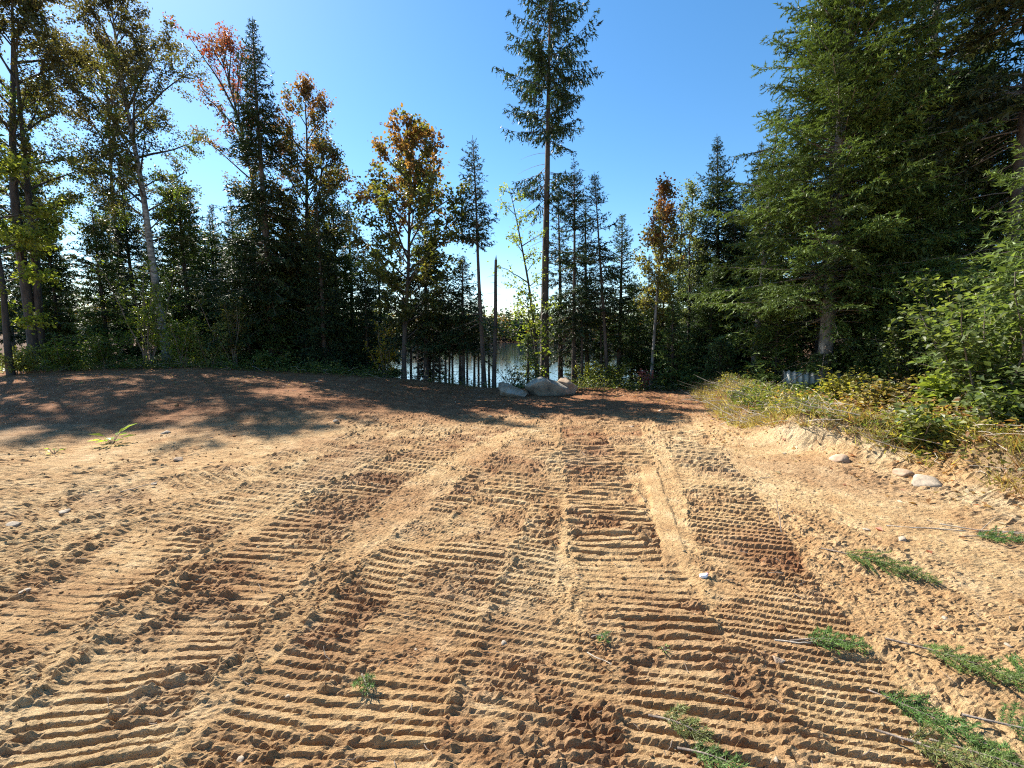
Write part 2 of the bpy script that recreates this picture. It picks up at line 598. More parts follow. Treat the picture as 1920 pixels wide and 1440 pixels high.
def micro(x, y):
    """tracks, clods and ruts in the cleared soil: returns height offset, fresh-soil mask"""
    clear = (1 - sstep(-0.2, 1.2, x - np.interp(y, XR_Y, XR_X))) * (1 - sstep(-0.6, 0.3, y - edge_y(x)))
    patches = fbm(x * 0.9 + 4, y * 0.9, 3, 61)
    crumb = fbm(x * 20, y * 20, 4, 71, 0.8) - 0.5
    wav = fbm(x * 1.7, y * 1.7, 3, 75) - 0.5
    c_big = clump(x, y, 0.105, 201, 0.30)
    c_mid = clump(x, y, 0.050, 203, 0.50)
    c_sml = clump(x, y, 0.027, 205, 0.60)
    rough = sstep(0.40, 0.60, patches)
    h = 0.045 * wav + crumb * 0.032 + (0.020 * c_big + 0.014 * c_mid) * rough + 0.009 * c_sml * (0.35 + 0.65 * rough)
    fresh = 0.05 + 0.4 * sstep(0.45, 0.72, fbm(x * 0.8 + 9, y * 0.8, 5, 81)) + 0.2 * rough * c_mid
    for ti, (P, w, dep) in enumerate(TRACK_W):
        lo, hi = P.min(0) - w, P.max(0) + w
        sel = np.where((x > lo[0]) & (x < hi[0]) & (y > lo[1]) & (y < hi[1]))[0]
        if not len(sel):
            continue
        X, Y = x[sel], y[sel]
        best = np.full(len(sel), 1e9)
        bs = np.zeros(len(sel))
        bd = np.zeros(len(sel))
        acc = qacc = 0.0
        bq = np.zeros(len(sel))
        bp = np.zeros(len(sel))
        for i in range(len(P) - 1):
            a, b = P[i], P[i + 1]
            pitch = min(0.155, max(0.050, 0.024 + 0.0185 * (a[1] + b[1]) * 0.5)) * (0.93 + 0.02 * (ti % 8))
            ab = b - a
            Ls = math.hypot(*ab)
            t = ((X - a[0]) * ab[0] + (Y - a[1]) * ab[1]) / (Ls * Ls)
            tc_ = np.clip(t, 0, 1)
            dx, dy = X - a[0] - tc_ * ab[0], Y - a[1] - tc_ * ab[1]
            d2 = dx * dx + dy * dy
            mk = d2 < best
            best = np.where(mk, d2, best)
            bs = np.where(mk, acc + tc_ * Ls, bs)
            bd = np.where(mk, np.sign(ab[0] * dy - ab[1] * dx) * np.sqrt(d2), bd)
            bq = np.where(mk, qacc + tc_ * Ls / pitch, bq)
            bp = np.where(mk, pitch, bp)
            acc += Ls
            qacc += Ls / pitch
        dep0 = dep
        dep = dep * np.clip(bp / 0.100, 0.50, 1.2)
        ad = np.abs(bd) + 0.10 * (fbm(X * 5, Y * 5, 3, 90 + ti) - 0.5)
        mask = 1 - sstep(w / 2 - 0.04, w / 2 + 0.015, ad)
        q = bq + 0.5 * (vnoise(bs * 0.8, bd * 1.6, 100 + ti) - 0.5) + 0.24 * (fbm(bs * 7, bd * 4, 2, 103 + ti) - 0.5)
        fr = q - np.floor(q)
        pid = np.floor(q)
        wdt = 0.54 + 0.16 * vnoise(pid * 3.7, bd * 3.0, 107 + ti)
        soft = np.clip(1.25 * 0.0072 * (np.maximum(Y - 0.85, 1.6) / 1.6) ** 1.25 / bp, 0.12, 0.30)   # worn lips, blunter on the older far prints
        pad = sstep(0.0, soft, fr) - sstep(wdt, wdt + soft, fr)
        amp = dep * (0.40 + 1.1 * fbm(pid * 7.31, bd * 2.4, 2, 110 + ti))
        broken = sstep(0.49, 0.62, fbm(X * 2.6, Y * 2.6 + pid * 0.13, 3, 120 + ti))
        gone = 0.8 * sstep(0.53, 0.67, fbm(X * 1.5 + 7, Y * 1.5, 3, 125 + ti))
        ht = (-dep * 0.55 + pad * amp * (1 - 0.35 * broken) * (1 - 0.75 * gone)
              + broken * (0.014 * c_mid[sel] + 0.020 * c_big[sel] + 0.010 * c_sml[sel]) * (0.35 + 0.65 * pad)
              + crumb[sel] * (0.018 + 0.030 * broken) + 0.045 * wav[sel])
        edge = np.exp(-((ad - w / 2 - 0.02) / 0.05) ** 2) * (0.008 + 0.018 * c_mid[sel]) * sstep(0.4, 0.6, fbm(X * 2, Y * 2, 2, 140 + ti))
        fade = sstep(0.0, 0.5, bs) * (1 - sstep(acc - 1.2, acc, bs))
        m2 = mask * fade * (0.75 + 0.25 * sstep(0.35, 0.6, fbm(X * 2.0, Y * 2.0, 2, 145 + ti)))
        h[sel] = h[sel] * (1 - m2) + ht * m2 + edge * fade
        fv = np.clip(0.04 + 0.32 * broken + 0.55 * sstep(0.36, 0.78, fbm(X * 1.0, Y * 1.0, 5, 150 + ti)) * (0.5 + 0.5 * pad), 0, 1) * (0.40 + 15 * dep0)
        fresh[sel] = fresh[sel] * (1 - m2) + fv * m2
    # the smooth drag strip between two tracks
    a, b = on_ground(1215, 870)[:2], on_ground(1268, 1050)[:2]
    ab = b - a
    t = ((x - a[0]) * ab[0] + (y - a[1]) * ab[1]) / (ab @ ab)
    dd = np.abs((x - a[0]) * ab[1] - (y - a[1]) * ab[0]) / math.hypot(*ab) + 0.03 * (vnoise(x * 8, y * 8, 155) - 0.5)
    sm = (1 - sstep(0.07, 0.10, dd)) * sstep(-0.05, 0.1, t) * (1 - sstep(0.95, 1.05, t))
    h = h * (1 - sm) + (0.012 + crumb * 0.012) * sm
    fresh = fresh * (1 - sm)
    # bank: heaped lumps of sand
    dr = x - np.interp(y, XR_Y, XR_X)
    bk = sstep(-0.2, 0.3, dr) * (1 - sstep(0.9, 1.8, dr)) * (y < 12.5)
    hb = 0.6 * bk * (0.07 * clump(x, y, 0.34, 211, 0.45) + 0.035 * clump(x, y, 0.15, 213, 0.5) + 0.02 * clump(x, y, 0.07, 215, 0.6) + crumb * 0.06 + 0.10 * (fbm(x * 3, y * 3, 4, 217) - 0.5))
    return h * clear + hb, fresh * clear, clear


def height(x, y):
    x = np.atleast_1d(np.asarray(x, float))
    y = np.atleast_1d(np.asarray(y, float))
    return base_height(x, y) + micro(x, y)[0]


def gz(x, y):
    return float(height([x], [y])[0])


def bz(x, y):
    return float(base_height(np.array([x]), np.array([y]))[0])


def axis(core, step, grow, lim, far):
    out = [0.0]
    v = 0.0
    while v < far:
        if v < core:
            d = step
        elif v < lim:
            d = step * (v / core) ** grow
        else:
            d = max(step * (lim / core) ** grow, (v - lim) * 0.12 + 0.2)
        v += d
        out.append(v)
    return np.array(out)


def build_ground():
    xp = axis(2.0, 0.0145, 1.5, 16.0, 900.0)
    xs = np.concatenate([-xp[:0:-1], xp])
    yp = axis(1.6, 0.0072, 1.25, 14.5, 900.0) + 0.85
    yb = 0.85 - axis(0.4, 0.05, 1.0, 8.0, 200.0)
    ys = np.concatenate([yb[:0:-1], yp])
    X, Y = np.meshgrid(xs, ys)
    rj = np.random.default_rng(12)
    X = X + (rj.random(X.shape) - 0.5) * 0.6 * np.gradient(xs)[None, :]
    Y = Y + (rj.random(Y.shape) - 0.5) * 0.12 * np.gradient(ys)[:, None]
    x, y = X.ravel(), Y.ravel()
    z = base_height(x, y)
    nearm = (y > -3) & (y < 15) & (np.abs(x) < 22)
    mh, fr, cl = micro(x[nearm], y[nearm])
    z[nearm] += mh
    col = np.zeros((len(x), 3))
    col[nearm, 0] = fr
    dr = x - np.interp(y, XR_Y, XR_X)
    sand = np.exp(-((dr - 0.25) / 0.5) ** 2) * (y > 1.0) * (1 - 0.75 * sstep(5.6, 7.2, y)) * (y < 12.5) * sstep(0.35, 0.6, fbm(x * 1.5, y * 1.5, 3, 160))
    col[:, 1] = np.clip(sand, 0, 1) * 0.85
    far_edge = sstep(-0.2, 0.8, y - edge_y(x) + 0.8 * (fbm(x * 1.3, y * 1.3, 3, 170) - 0.5))
    right = sstep(0.15, 0.75, dr + 0.30 * sstep(5.6, 7.0, y) + 0.9 * (fbm(x * 1.1, y * 1.1, 3, 171) - 0.5))
    dusty = 0.15 * sstep(0.50, 0.70, fbm(x * 1.1 + 30, y * 1.1, 4, 175)) * (y < 7)
    col[:, 1] = np.maximum(col[:, 1], dusty)
    col[:, 2] = np.maximum(far_edge, right)
    # redder soil toward the wooded left edge, darkened there to deepen the tree shade
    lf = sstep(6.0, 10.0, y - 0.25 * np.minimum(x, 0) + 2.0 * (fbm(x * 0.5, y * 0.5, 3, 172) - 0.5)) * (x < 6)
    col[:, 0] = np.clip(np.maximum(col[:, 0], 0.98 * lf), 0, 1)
    nx, ny = len(xs), len(ys)
    idx = np.arange(nx * ny).reshape(ny, nx)
    q = np.stack([idx[:-1, :-1], idx[:-1, 1:], idx[1:, 1:], idx[1:, :-1]], -1).reshape(-1, 4)
    mb = MB()
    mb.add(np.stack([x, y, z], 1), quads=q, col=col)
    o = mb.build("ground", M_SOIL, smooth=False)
    tag(o, "bare sandy soil of the clearing scored with crawler tracks", kind="structure")
    return o


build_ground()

wb = MB()
wv = np.array([[-900, 18, LAKE_Z], [900, 18, LAKE_Z], [900, 700, LAKE_Z], [-900, 700, LAKE_Z]])
wb.add(wv, quads=[[0, 1, 2, 3]])
tag(wb.build("lake_water", M_WATER, colors=False), "calm blue lake seen between the trunks", kind="structure")

# ------------------------------------------------------------------ far shore
FAR_RNG = np.random.default_rng(5)


def far_forest():
    rng = FAR_RNG
    n = 1500
    x = rng.uniform(-330, 330, n)
    far = 245 + 14 * (vnoise(x * 0.012, x * 0 + 2.5, 51) - 0.5)
    y = far + 6 + rng.exponential(28, n)
    H = rng.uniform(9, 17, n)
    conif = rng.random(n) < 0.6
    z = base_height(x, y)
    K = 50
    t = rng.random((n, K))
    ang = rng.uniform(0, 2 * np.pi, (n, K))
    rad = np.where(conif[:, None], (1 - t) * 0.20 + 0.02, 0.30 * np.sqrt(np.clip(1 - (2 * t - 1.0) ** 2, 0, 1)) + 0.03) * H[:, None]
    rad = rad * np.sqrt(rng.random((n, K)) * 0.7 + 0.3)
    base = np.stack([x[:, None] + rad * np.cos(ang), y[:, None] + rad * np.sin(ang), z[:, None] + H[:, None] * (0.06 + 0.94 * t)], -1).reshape(-1, 3)
    cc = np.where(conif[:, None], np.array([[0.018, 0.034, 0.018]]), np.array([[0.05, 0.065, 0.02]]))
    au = rng.random(n)
    cc = np.where((~conif & (au < 0.3))[:, None], np.array([[0.16, 0.085, 0.022]]), cc)
    cc = np.where((~conif & (au > 0.72))[:, None], np.array([[0.13, 0.12, 0.025]]), cc)
    col = np.repeat(cc, K, 0) * rng.uniform(0.6, 1.4, (n * K, 1))
    d = norm(np.stack([np.cos(ang), np.sin(ang), rng.uniform(-0.7, 0.6, (n, K))], -1).reshape(-1, 3))
    mb = MB()
    blades(mb, base, d, rand_unit(rng, n * K), rng.uniform(1.0, 2.4, n * K), rng.uniform(0.9, 2.0, n * K), col)
    o = mb.build("far_forest", M_LEAF)
    tag(o, "distant mixed forest lining the far shore of the lake", "forest", kind="stuff")


far_forest()

# ------------------------------------------------------------------ tree generators
SPRUCE = (0.030, 0.052, 0.024)
FIR = (0.055, 0.090, 0.030)
LIT_FIR = (0.078, 0.120, 0.033)  # fir green brightened, sunlight on the right-hand trees put into the colour
OLIVE = (0.070, 0.070, 0.026)
GREEN = (0.085, 0.125, 0.028)
LIME = (0.20, 0.24, 0.04)  # bright yellow-green; in the left bushes it puts backlight into the leaf colour
RUST = (0.26, 0.105, 0.04)
RED = (0.30, 0.045, 0.04)
YELLOW = (0.50, 0.36, 0.04)
GREYG = (0.10, 0.12, 0.06)


def trunk_path(rng, H, lean, n=14, wig=0.012, curve=1.0):
    t = np.linspace(0, 1, n)
    ph = rng.uniform(0, 6.28, 4)
    wx = np.sin(t * 5 + ph[0]) * 0.6 + np.sin(t * 11 + ph[1]) * 0.25
    wy = np.sin(t * 6 + ph[2]) * 0.6 + np.sin(t * 10 + ph[3]) * 0.25
    x = lean[0] * t ** curve + wig * H * (wx - wx[0]) * t ** 0.5
    y = lean[1] * t ** curve + wig * H * (wy - wy[0]) * t ** 0.5
    return np.stack([x, y, t * H - 0.25 * (t == 0)], 1), t


def interp_path(P, t, q):
    return np.stack([np.interp(q, t, P[:, i]) for i in range(3)], 1)


def conifer(name, loc, H, label, rng_seed, cb=0.15, R=1.5, nb=200, pw=0.8, e_top=45, e_bot=-12, sag=0.25, tipup=0.18,
            color=SPRUCE, blade=(0.125, 0.045), dens=1.15, r0=None, lean=(0, 0), dead=0, deadlen=0.7, bark=M_BARK, group=None,
            flat=0.75, one_side=0.0, rmin=0.15, top_flat=0.0, droop=0.25, hue=0.25, twigf=0.34, step=0.095, cat="conifer tree", curve=1.0, gap=0.0):
    rng = np.random.default_rng(rng_seed)
    root = empty(name, loc)
    nb = int(nb * 1.3)
    r0 = r0 or 0.010 * H + 0.03
    P, t = trunk_path(rng, H, lean, wig=0.004, curve=curve)
    rad = r0 * (1 - t) ** 0.85 + 0.006
    rad[0] *= 1.35
    mb = MB()
    tubes(mb, P, rad, 9)
    mb.build("trunk", bark, root, smooth=True, colors=False)
    # branches
    q = cb + (0.985 - cb) * rng.random(nb) ** 0.92
    if gap > 0:
        keep = vnoise(q * 17.0, q * 0 + rng_seed, 7) > gap * 0.6
        q = q[keep]
    q = np.sort(q)
    nb_ = len(q)
    rel = (1 - q) / (1 - cb)                      # 0 top .. 1 crown base
    prof = np.minimum(rel ** pw, 1.0)
    if top_flat:
        prof = np.clip(rel * top_flat, 0, 1) ** pw * (1 - 0.35 * sstep(0.6, 1.0, rel))
    L = np.maximum(R * prof, rmin * (0.25 + rel)) * rng.uniform(0.45, 1.15, nb_) * (1 + 0.25 * (rng.random(nb_) < 0.07))
    az = np.arange(nb_) * 2.39996 + rng.normal(0, 0.35, nb_)
    if one_side:
        L = L * (1 + one_side * np.cos(az))
    el = np.radians(e_top + (e_bot - e_top) * rel ** 0.7 + rng.normal(0, 8, nb_))
    B0 = interp_path(P, t, q)
    dh = np.stack([np.cos(az), np.sin(az), 0 * az], 1)
    sg = sag * (0.35 + 0.65 * rel) * rng.uniform(0.7, 1.3, nb_)
    tu = tipup * rng.uniform(0.6, 1.4, nb_)

    def bpos(b, s):
        zz = np.sin(el[b]) * s - sg[b] * s ** 2 + tu[b] * s ** 3
        return B0[b] + dh[b] * (L[b] * np.cos(el[b]) * s)[:, None] + np.array([0, 0, 1.0]) * (L[b] * zz)[:, None]

    def btan(b, s):
        dz = np.sin(el[b]) - 2 * sg[b] * s + 3 * tu[b] * s ** 2
        return norm(dh[b] * np.cos(el[b])[:, None] + np.array([0, 0, 1.0]) * dz[:, None])
    ss = np.linspace(0, 1, 6)
    bb = np.repeat(np.arange(nb_), 6)
    BP = bpos(bb, np.tile(ss, nb_)).reshape(nb_, 6, 3)
    br = (0.006 + 0.007 * L)[:, None] * (1 - 0.85 * ss)[None, :]
    mbw = MB()
    tubes(mbw, BP, br, 3)
    if dead:
        qd = rng.uniform(0.05, cb + 0.12, dead)
        ad = rng.uniform(0, 6.28, dead)
        Ld = deadlen * rng.uniform(0.3, 1.2, dead)
        D0 = interp_path(P, t, qd)
        s5 = np.linspace(0, 1, 5)
        dd = np.stack([np.cos(ad), np.sin(ad), rng.uniform(-0.5, 0.25, dead)], 1)
        DP = D0[:, None, :] + dd[:, None, :] * (Ld[:, None] * s5)[:, :, None]
        DP[:, :, 2] -= (Ld[:, None] * 0.25 * s5 ** 2)
        tubes(mbw, DP, (0.004 + 0.006 * Ld)[:, None] * (1 - 0.8 * s5), 3)
    tag(mbw.build("branches", M_TWIG if dead else bark, root, smooth=True, colors=False), kind="stuff")
    # twigs
    cnt = np.maximum(4, (L / step * dens).astype(int))
    b = np.repeat(np.arange(nb_), cnt)
    k = within(cnt)
    s0 = np.clip(0.10 + 0.22 * rel, 0, 0.4)
    s = s0[b] + (1 - s0[b]) * ((k + rng.random(len(k))) / cnt[b])
    side = np.where(k % 2 == 0, 1.0, -1.0)
    tb = bpos(b, s)
    tt = btan(b, s)
    lat = norm(np.cross(tt, np.array([0, 0, 1.0])))
    a = np.radians(rng.uniform(38, 72, len(b)))
    td = tt * np.cos(a)[:, None] + lat * (side * np.sin(a))[:, None]
    td[:, 2] += rng.normal(-droop, 0.26, len(b))
    td = norm(td)
    lt = (twigf * L[b] * (1 - s) ** 0.75 + 0.06 + 0.03 * L[b]) * rng.uniform(0.6, 1.2, len(b))
    tip = rng.random(len(b)) < 0.12
    td[tip] = tt[tip]
    # needle sprays
    c2 = np.maximum(4, (lt / (blade[0] * 0.19)).astype(int))
    w = np.repeat(np.arange(len(b)), c2)
    kk = within(c2)
    r = (kk + rng.random(len(kk))) / c2[w]
    base = tb[w] + td[w] * (lt[w] * r)[:, None]
    base[:, 2] -= 0.35 * lt[w] * r ** 2 * droop
    rp = rand_unit(rng, len(w))
    rp[:, 2] *= flat
    bd = norm(td[w] * 0.75 + rp * 0.75)
    up = norm(np.array([0, 0, 1.0]) + rand_unit(rng, len(w)) * 0.7)
    tops = (0.40 + 0.60 * np.clip(L / 0.7, 0, 1))[b][w]
    ln = tops * blade[0] * rng.uniform(0.6, 1.25, len(w))
    wd = tops * blade[1] * rng.uniform(0.7, 1.3, len(w))
    bv = rng.uniform(1 - hue, 1 + hue, nb_)
    tv = rng.uniform(0.85, 1.15, len(b))
    base_col = np.array(color)
    young = 1 + 0.5 * np.clip(r, 0, 1)[:, None] * np.array([[0.6, 0.45, 0.1]])
    col = base_col[None, :] * (bv[b][w] * tv[w])[:, None] * young * rng.uniform(0.75, 1.3, (len(w), 1))
    mc = MB()
    blades(mc, base, bd, up, ln, wd, col)
    tag(mc.build("crown", M_NEEDLE, root), kind="stuff")
    tag(root, label, cat, group)
    return root


def broadleaf(name, loc, H, label, seed, cb=0.35, R=2.0, limbs=18, subs=8, lpc=22, leaf=(0.085, 0.06), lean=(0, 0), curve=1.0, bark=M_BARKB,
              r0=None, up=50, colfn=None, group=None, cat="broadleaf tree", shape=0.45, spread=0.11, stems=1, hang=0.35, sparse=1.0, wig=0.012,
              crown_dx=0.0):
    rng = np.random.default_rng(seed)
    root = empty(name, loc)
    r0 = r0 or 0.009 * H + 0.02
    mt, ml, mc = MB(), MB(), MB()
    for st in range(stems):
        ln = np.array(lean, float)
        Hs = H * (1 if st == 0 else rng.uniform(0.75, 0.95))
        if st:
            ln = ln + rng.uniform(-0.12, 0.12, 2) * H
        P, t = trunk_path(rng, Hs, ln, wig=wig, curve=curve)
        if st:
            P[:, :2] += rng.uniform(-0.15, 0.15, 2)
        rad = r0 * (1 if st == 0 else 0.75) * (1 - t) ** 0.8 + 0.006
        rad[0] *= 1.3
        tubes(mt, P, rad, 8)
        nl = limbs if st == 0 else int(limbs * 0.6)
        q = cb + (0.97 - cb) * (np.arange(nl) + rng.random(nl)) / nl
        rel = (q - cb) / (1 - cb)
        prof = np.where(rel < shape, 0.45 + 0.55 * rel / shape, np.clip((1 - rel) / (1 - shape), 0, 1) ** 0.7 * 0.9 + 0.12)
        L = R * prof * rng.uniform(0.7, 1.15, nl)
        az = np.arange(nl) * 2.39996 + rng.normal(0, 0.4, nl) + seed
        el = np.radians(up + 22 * rel + rng.normal(0, 8, nl))
        B0 = interp_path(P, t, q)
        s6 = np.linspace(0, 1, 7)
        dh = np.stack([np.cos(az), np.sin(az), 0 * az], 1)
        BP = (B0[:, None, :] + dh[:, None, :] * (L * np.cos(el))[:, None, None] * (s6 ** 0.9)[None, :, None]
              + np.array([0, 0, 1.0]) * (L * np.sin(el))[:, None, None] * (s6 - 0.22 * s6 ** 2)[None, :, None])
        BP += np.cumsum(rng.normal(0, 0.018, BP.shape), 1) * L[:, None, None] * s6[None, :, None]
        BP[:, :, 0] += crown_dx * s6
        tubes(ml, BP, (0.010 + 0.012 * L)[:, None] * (1 - 0.85 * s6), 4)
        # sub-branches
        nsb = nl * subs
        lb = np.repeat(np.arange(nl), subs)
        s = np.clip(0.25 + 0.78 * (np.tile(np.arange(subs), nl) + rng.random(nsb)) / subs, 0, 1)
        f = s * 6
        i0 = np.minimum(f.astype(int), 5)
        fr = (f - i0)[:, None]
        S0 = BP[lb, i0] * (1 - fr) + BP[lb, i0 + 1] * fr
        tg = norm(BP[lb, i0 + 1] - BP[lb, i0])
        sd = norm(tg * 0.8 + rand_unit(rng, nsb) * 0.9 + np.array([0, 0, 0.15]))
        sl = (0.34 * L[lb] * (1.15 - 0.6 * s) + 0.12) * rng.uniform(0.6, 1.2, nsb)
        s4 = np.linspace(0, 1, 4)
        SPth = S0[:, None, :] + sd[:, None, :] * (sl[:, None] * s4)[:, :, None]
        SPth[:, :, 2] -= hang * 0.3 * sl[:, None] * s4 ** 2
        tubes(ml, SPth, (0.003 + 0.005 * sl)[:, None] * (1 - 0.8 * s4), 3)
        # leaves
        cnt = rng.poisson(2.5 * lpc * sparse * np.clip(sl / 0.5, 0.45, 1.6)).astype(int)
        w = np.repeat(np.arange(nsb), cnt)
        rr = rng.random(len(w)) ** 0.7
        base = S0[w] + sd[w] * (sl[w] * rr)[:, None] + rng.normal(0, spread * 0.85, (len(w), 3)) * (0.5 + 0.5 * rr)[:, None]
        base[:, 2] -= hang * 0.3 * sl[w] * rr ** 2
        d = rand_unit(rng, len(w)) * 0.8 + sd[w] * 0.5
        d[:, 2] -= hang
        d = norm(d)
        nrm = norm(np.array([0, 0, 1.0]) + rand_unit(rng, len(w)) * 0.85)
        ll = 1.08 * leaf[0] * rng.uniform(0.6, 1.25, len(w))
        relh = np.clip((base[:, 2] / H - cb) / (1 - cb), 0, 1)
        outw = np.clip(np.linalg.norm(base[:, :2] - interp_path(P, t, base[:, 2] / Hs)[:, :2], axis=1) / max(R, 0.1), 0, 1.2)
        cl = colfn(rng, relh, outw, w, nsb)
        leaves(mc, base, d, nrm, ll, ll * leaf[1] / leaf[0] * rng.uniform(0.8, 1.1, len(w)), cl)
    mt.build("trunk", bark, root, smooth=True, colors=False)
    tag(ml.build("limbs", M_BARKB if bark is M_BIRCH else bark, root, smooth=True, colors=False), kind="stuff")
    tag(mc.build("crown", M_LEAF, root), kind="stuff")
    tag(root, label, cat, group)
    return root


def colmix(*stops, jitter=0.3, subj=0.25):
    """leaf colour by height in the crown, with a shift of its own for every spray"""
    hs = np.array([s[0] for s in stops])
    cs = np.array([s[1] for s in stops])

    def fn(rng, relh, outw, w, nsb):
        sh = rng.normal(0, subj, nsb)[w]
        q = np.clip(relh + sh, 0, 1)
        c = np.stack([np.interp(q, hs, cs[:, i]) for i in range(3)], 1)
        return c * rng.uniform(1 - jitter, 1 + jitter, (len(relh), 1))
    return fn


def place(px_base, Y, py_ref=700):
    p = at(px_base, py_ref, Y)
    return p[0]


def tree_spot(px_base, Y, px_top, py_top):
    """base location, height and lean of a tree from where its foot stands and where its top shows"""
    xb = at(px_base, 700, Y)[0]
    top = at(px_top, py_top, Y)
    zb = bz(xb, Y)
    return (xb, Y, zb), top[2] - zb, (top[0] - xb, 0.0)


def C(px, Y, tpx, tpy, label, seed, **kw):
    loc, H, lean = tree_spot(px, Y, tpx, tpy)
    return conifer(kw.pop("name", "spruce_tree"), loc, H, label, seed, lean=lean, **kw)


def D(px, Y, tpx, tpy, label, seed, **kw):
    loc, H, lean = tree_spot(px, Y, tpx, tpy)
    return broadleaf(kw.pop("name", "broadleaf_tree"), loc, H, label, seed, lean=lean, **kw)

# ------------------------------------------------------------------ trees along the far edge, left to right
D(70, 16.0, 20, -60, "tall dark-trunked broadleaf tree at the extreme left edge of the picture", 301, cb=0.26, R=3.6, limbs=30, subs=11, lpc=24,
  stems=2, up=38, r0=0.17, name="birch_tree", colfn=colmix((0, GREEN), (0.5, OLIVE), (1, (0.085, 0.070, 0.035))), hang=0.5, curve=1.4)
D(20, 12.6, -40, 250, "small leafy maple with lime leaves beside the leftmost tall trunk", 302, cb=0.2, R=1.7, limbs=14, subs=8, lpc=20,
  up=25, name="maple_sapling", colfn=colmix((0, LIME), (1, (0.15, 0.17, 0.035))), leaf=(0.10, 0.085))
D(318, 16.2, 215, -10, "leaning paper birch with white banded lower trunk and olive leaves", 303, cb=0.34, R=3.4, limbs=34, subs=12, lpc=25,
  up=42, bark=M_BIRCH, r0=0.135, name="birch_tree", colfn=colmix((0, GREEN), (0.4, OLIVE), (1, (0.080, 0.068, 0.032))), leaf=(0.075, 0.055), hang=0.5, curve=0.9)
D(250, 19.0, 180, 70, "second birch with dark crown just behind the leaning white birch", 304, cb=0.34, R=3.0, limbs=28, subs=10, lpc=22,
  up=45, bark=M_BARKP, r0=0.10, name="birch_tree", colfn=colmix((0, OLIVE), (1, (0.085, 0.062, 0.035))), hang=0.5)
D(535, 18.0, 395, 75, "red maple whose scarlet tips lean left beside the pointed spruce", 305, cb=0.40, R=2.9, limbs=24, subs=8, lpc=12,
  up=48, r0=0.10, name="maple_tree", colfn=colmix((0, OLIVE), (0.55, (0.11, 0.08, 0.035)), (0.8, (0.17, 0.06, 0.035)), (0.9, RED), (1, (0.20, 0.07, 0.05))), curve=1.5, shape=0.7)
SPIRE = C(515, 15.8, 475, 30, "tall pointed spruce spiring above the left side of the clearing", 306, cb=0.13, R=2.2, nb=430, pw=0.8, dens=1.0,
          r0=0.14, dead=20, gap=0.3, sag=0.35, droop=0.4)
D(580, 16.6, 560, 150, "twin-stemmed maple with rusty top right of the pointed spruce", 307, cb=0.28, R=2.3, limbs=28, subs=10, lpc=18, stems=2,
  up=44, r0=0.10, name="maple_tree", colfn=colmix((0, (0.06, 0.07, 0.025)), (0.6, OLIVE), (0.85, (0.14, 0.085, 0.04)), (1, (0.20, 0.10, 0.05))), leaf=(0.085, 0.07))
MAPLE = D(757, 13.9, 765, 245, "orange-topped maple standing alone against the sky left of centre", 308, cb=0.16, R=2.6, limbs=38, subs=10, lpc=16,
          up=36, r0=0.075, name="maple_tree", colfn=colmix((0, (0.05, 0.06, 0.02)), (0.4, (0.095, 0.11, 0.03)), (0.65, (0.115, 0.115, 0.038)), (0.88, (0.135, 0.10, 0.042)), (1, (0.20, 0.105, 0.05))),
          leaf=(0.10, 0.085), shape=0.4, spread=0.10)
C(798, 15.0, 800, 395, "bushy spruce half hidden behind the orange-topped maple", 309, cb=0.24, R=1.6, nb=220, pw=0.75, dens=1.0, sag=0.2, dead=20)
C(908, 13.9, 885, 253, "slim sparse spruce left of the dead snag", 310, cb=0.26, R=1.1, nb=200, pw=0.6, r0=0.075, dead=34, deadlen=0.6, gap=0.55,
  sag=0.3, e_bot=-8, one_side=-0.25)
C(868, 14.6, 868, 478, "short bushy fir under the slim sparse spruce", 311, cb=0.30, R=1.15, nb=180, pw=0.7, name="fir_tree", dead=20)
TALL = C(1021, 15.6, 1031, -70, "very tall spruce with long bare trunk rising behind the boulder", 312, cb=0.47, R=1.65, nb=135, top_flat=3.4, pw=0.5,
         r0=0.165, dead=46, deadlen=1.1, e_top=35, e_bot=-16, sag=0.25, tipup=0.22, droop=1.0, dens=1.25, gap=0.6, twigf=0.22, bark=M_BARK,
         blade=(0.13, 0.048))
D(1010, 14.6, 950, 350, "thin crooked tree with pale green leaves beside the very tall spruce", 313, cb=0.25, R=1.15, limbs=18, subs=7, lpc=10, up=22, r0=0.055,
  name="young_birch", colfn=colmix((0, LIME), (0.5, (0.17, 0.22, 0.05)), (1, (0.20, 0.24, 0.06))), curve=1.6, leaf=(0.085, 0.06), sparse=0.7)
D(1008, 14.2, 985, 545, "lime-leaved sapling glowing at the foot of the very tall spruce", 314, cb=0.12, R=0.75, limbs=15, subs=6, lpc=6, up=30, r0=0.03,
  name="maple_sapling", colfn=colmix((0, (0.11, 0.15, 0.03)), (1, (0.17, 0.20, 0.04))), leaf=(0.10, 0.08))
C(990, 14.0, 990, 628, "small dark fir beside the boulder", 315, cb=0.03, R=0.62, nb=110, pw=0.7, name="young_fir", color=FIR)
C(1076, 15.5, 1078, 298, "straight spruce first to the right of the very tall spruce", 316, cb=0.26, R=1.2, nb=210, pw=0.55, r0=0.085, dead=40, gap=0.35, droop=0.4)
C(1052, 17.5, 1048, 352, "narrow spruce showing behind the very tall trunk", 317, cb=0.18, R=1.15, nb=180, pw=0.6, dead=24, gap=0.3)
C(1141, 14.6, 1114, 322, "leaning spruce with slim bare trunk and pointed top", 318, cb=0.36, R=0.9, nb=190, pw=0.55, r0=0.065, dead=36, gap=0.35, deadlen=0.6)
C(1102, 16.8, 1098, 372, "thin spruce standing between the straight spruce and the leaning one", 319, cb=0.25, R=1.0, nb=170, pw=0.6, dead=20, gap=0.3)
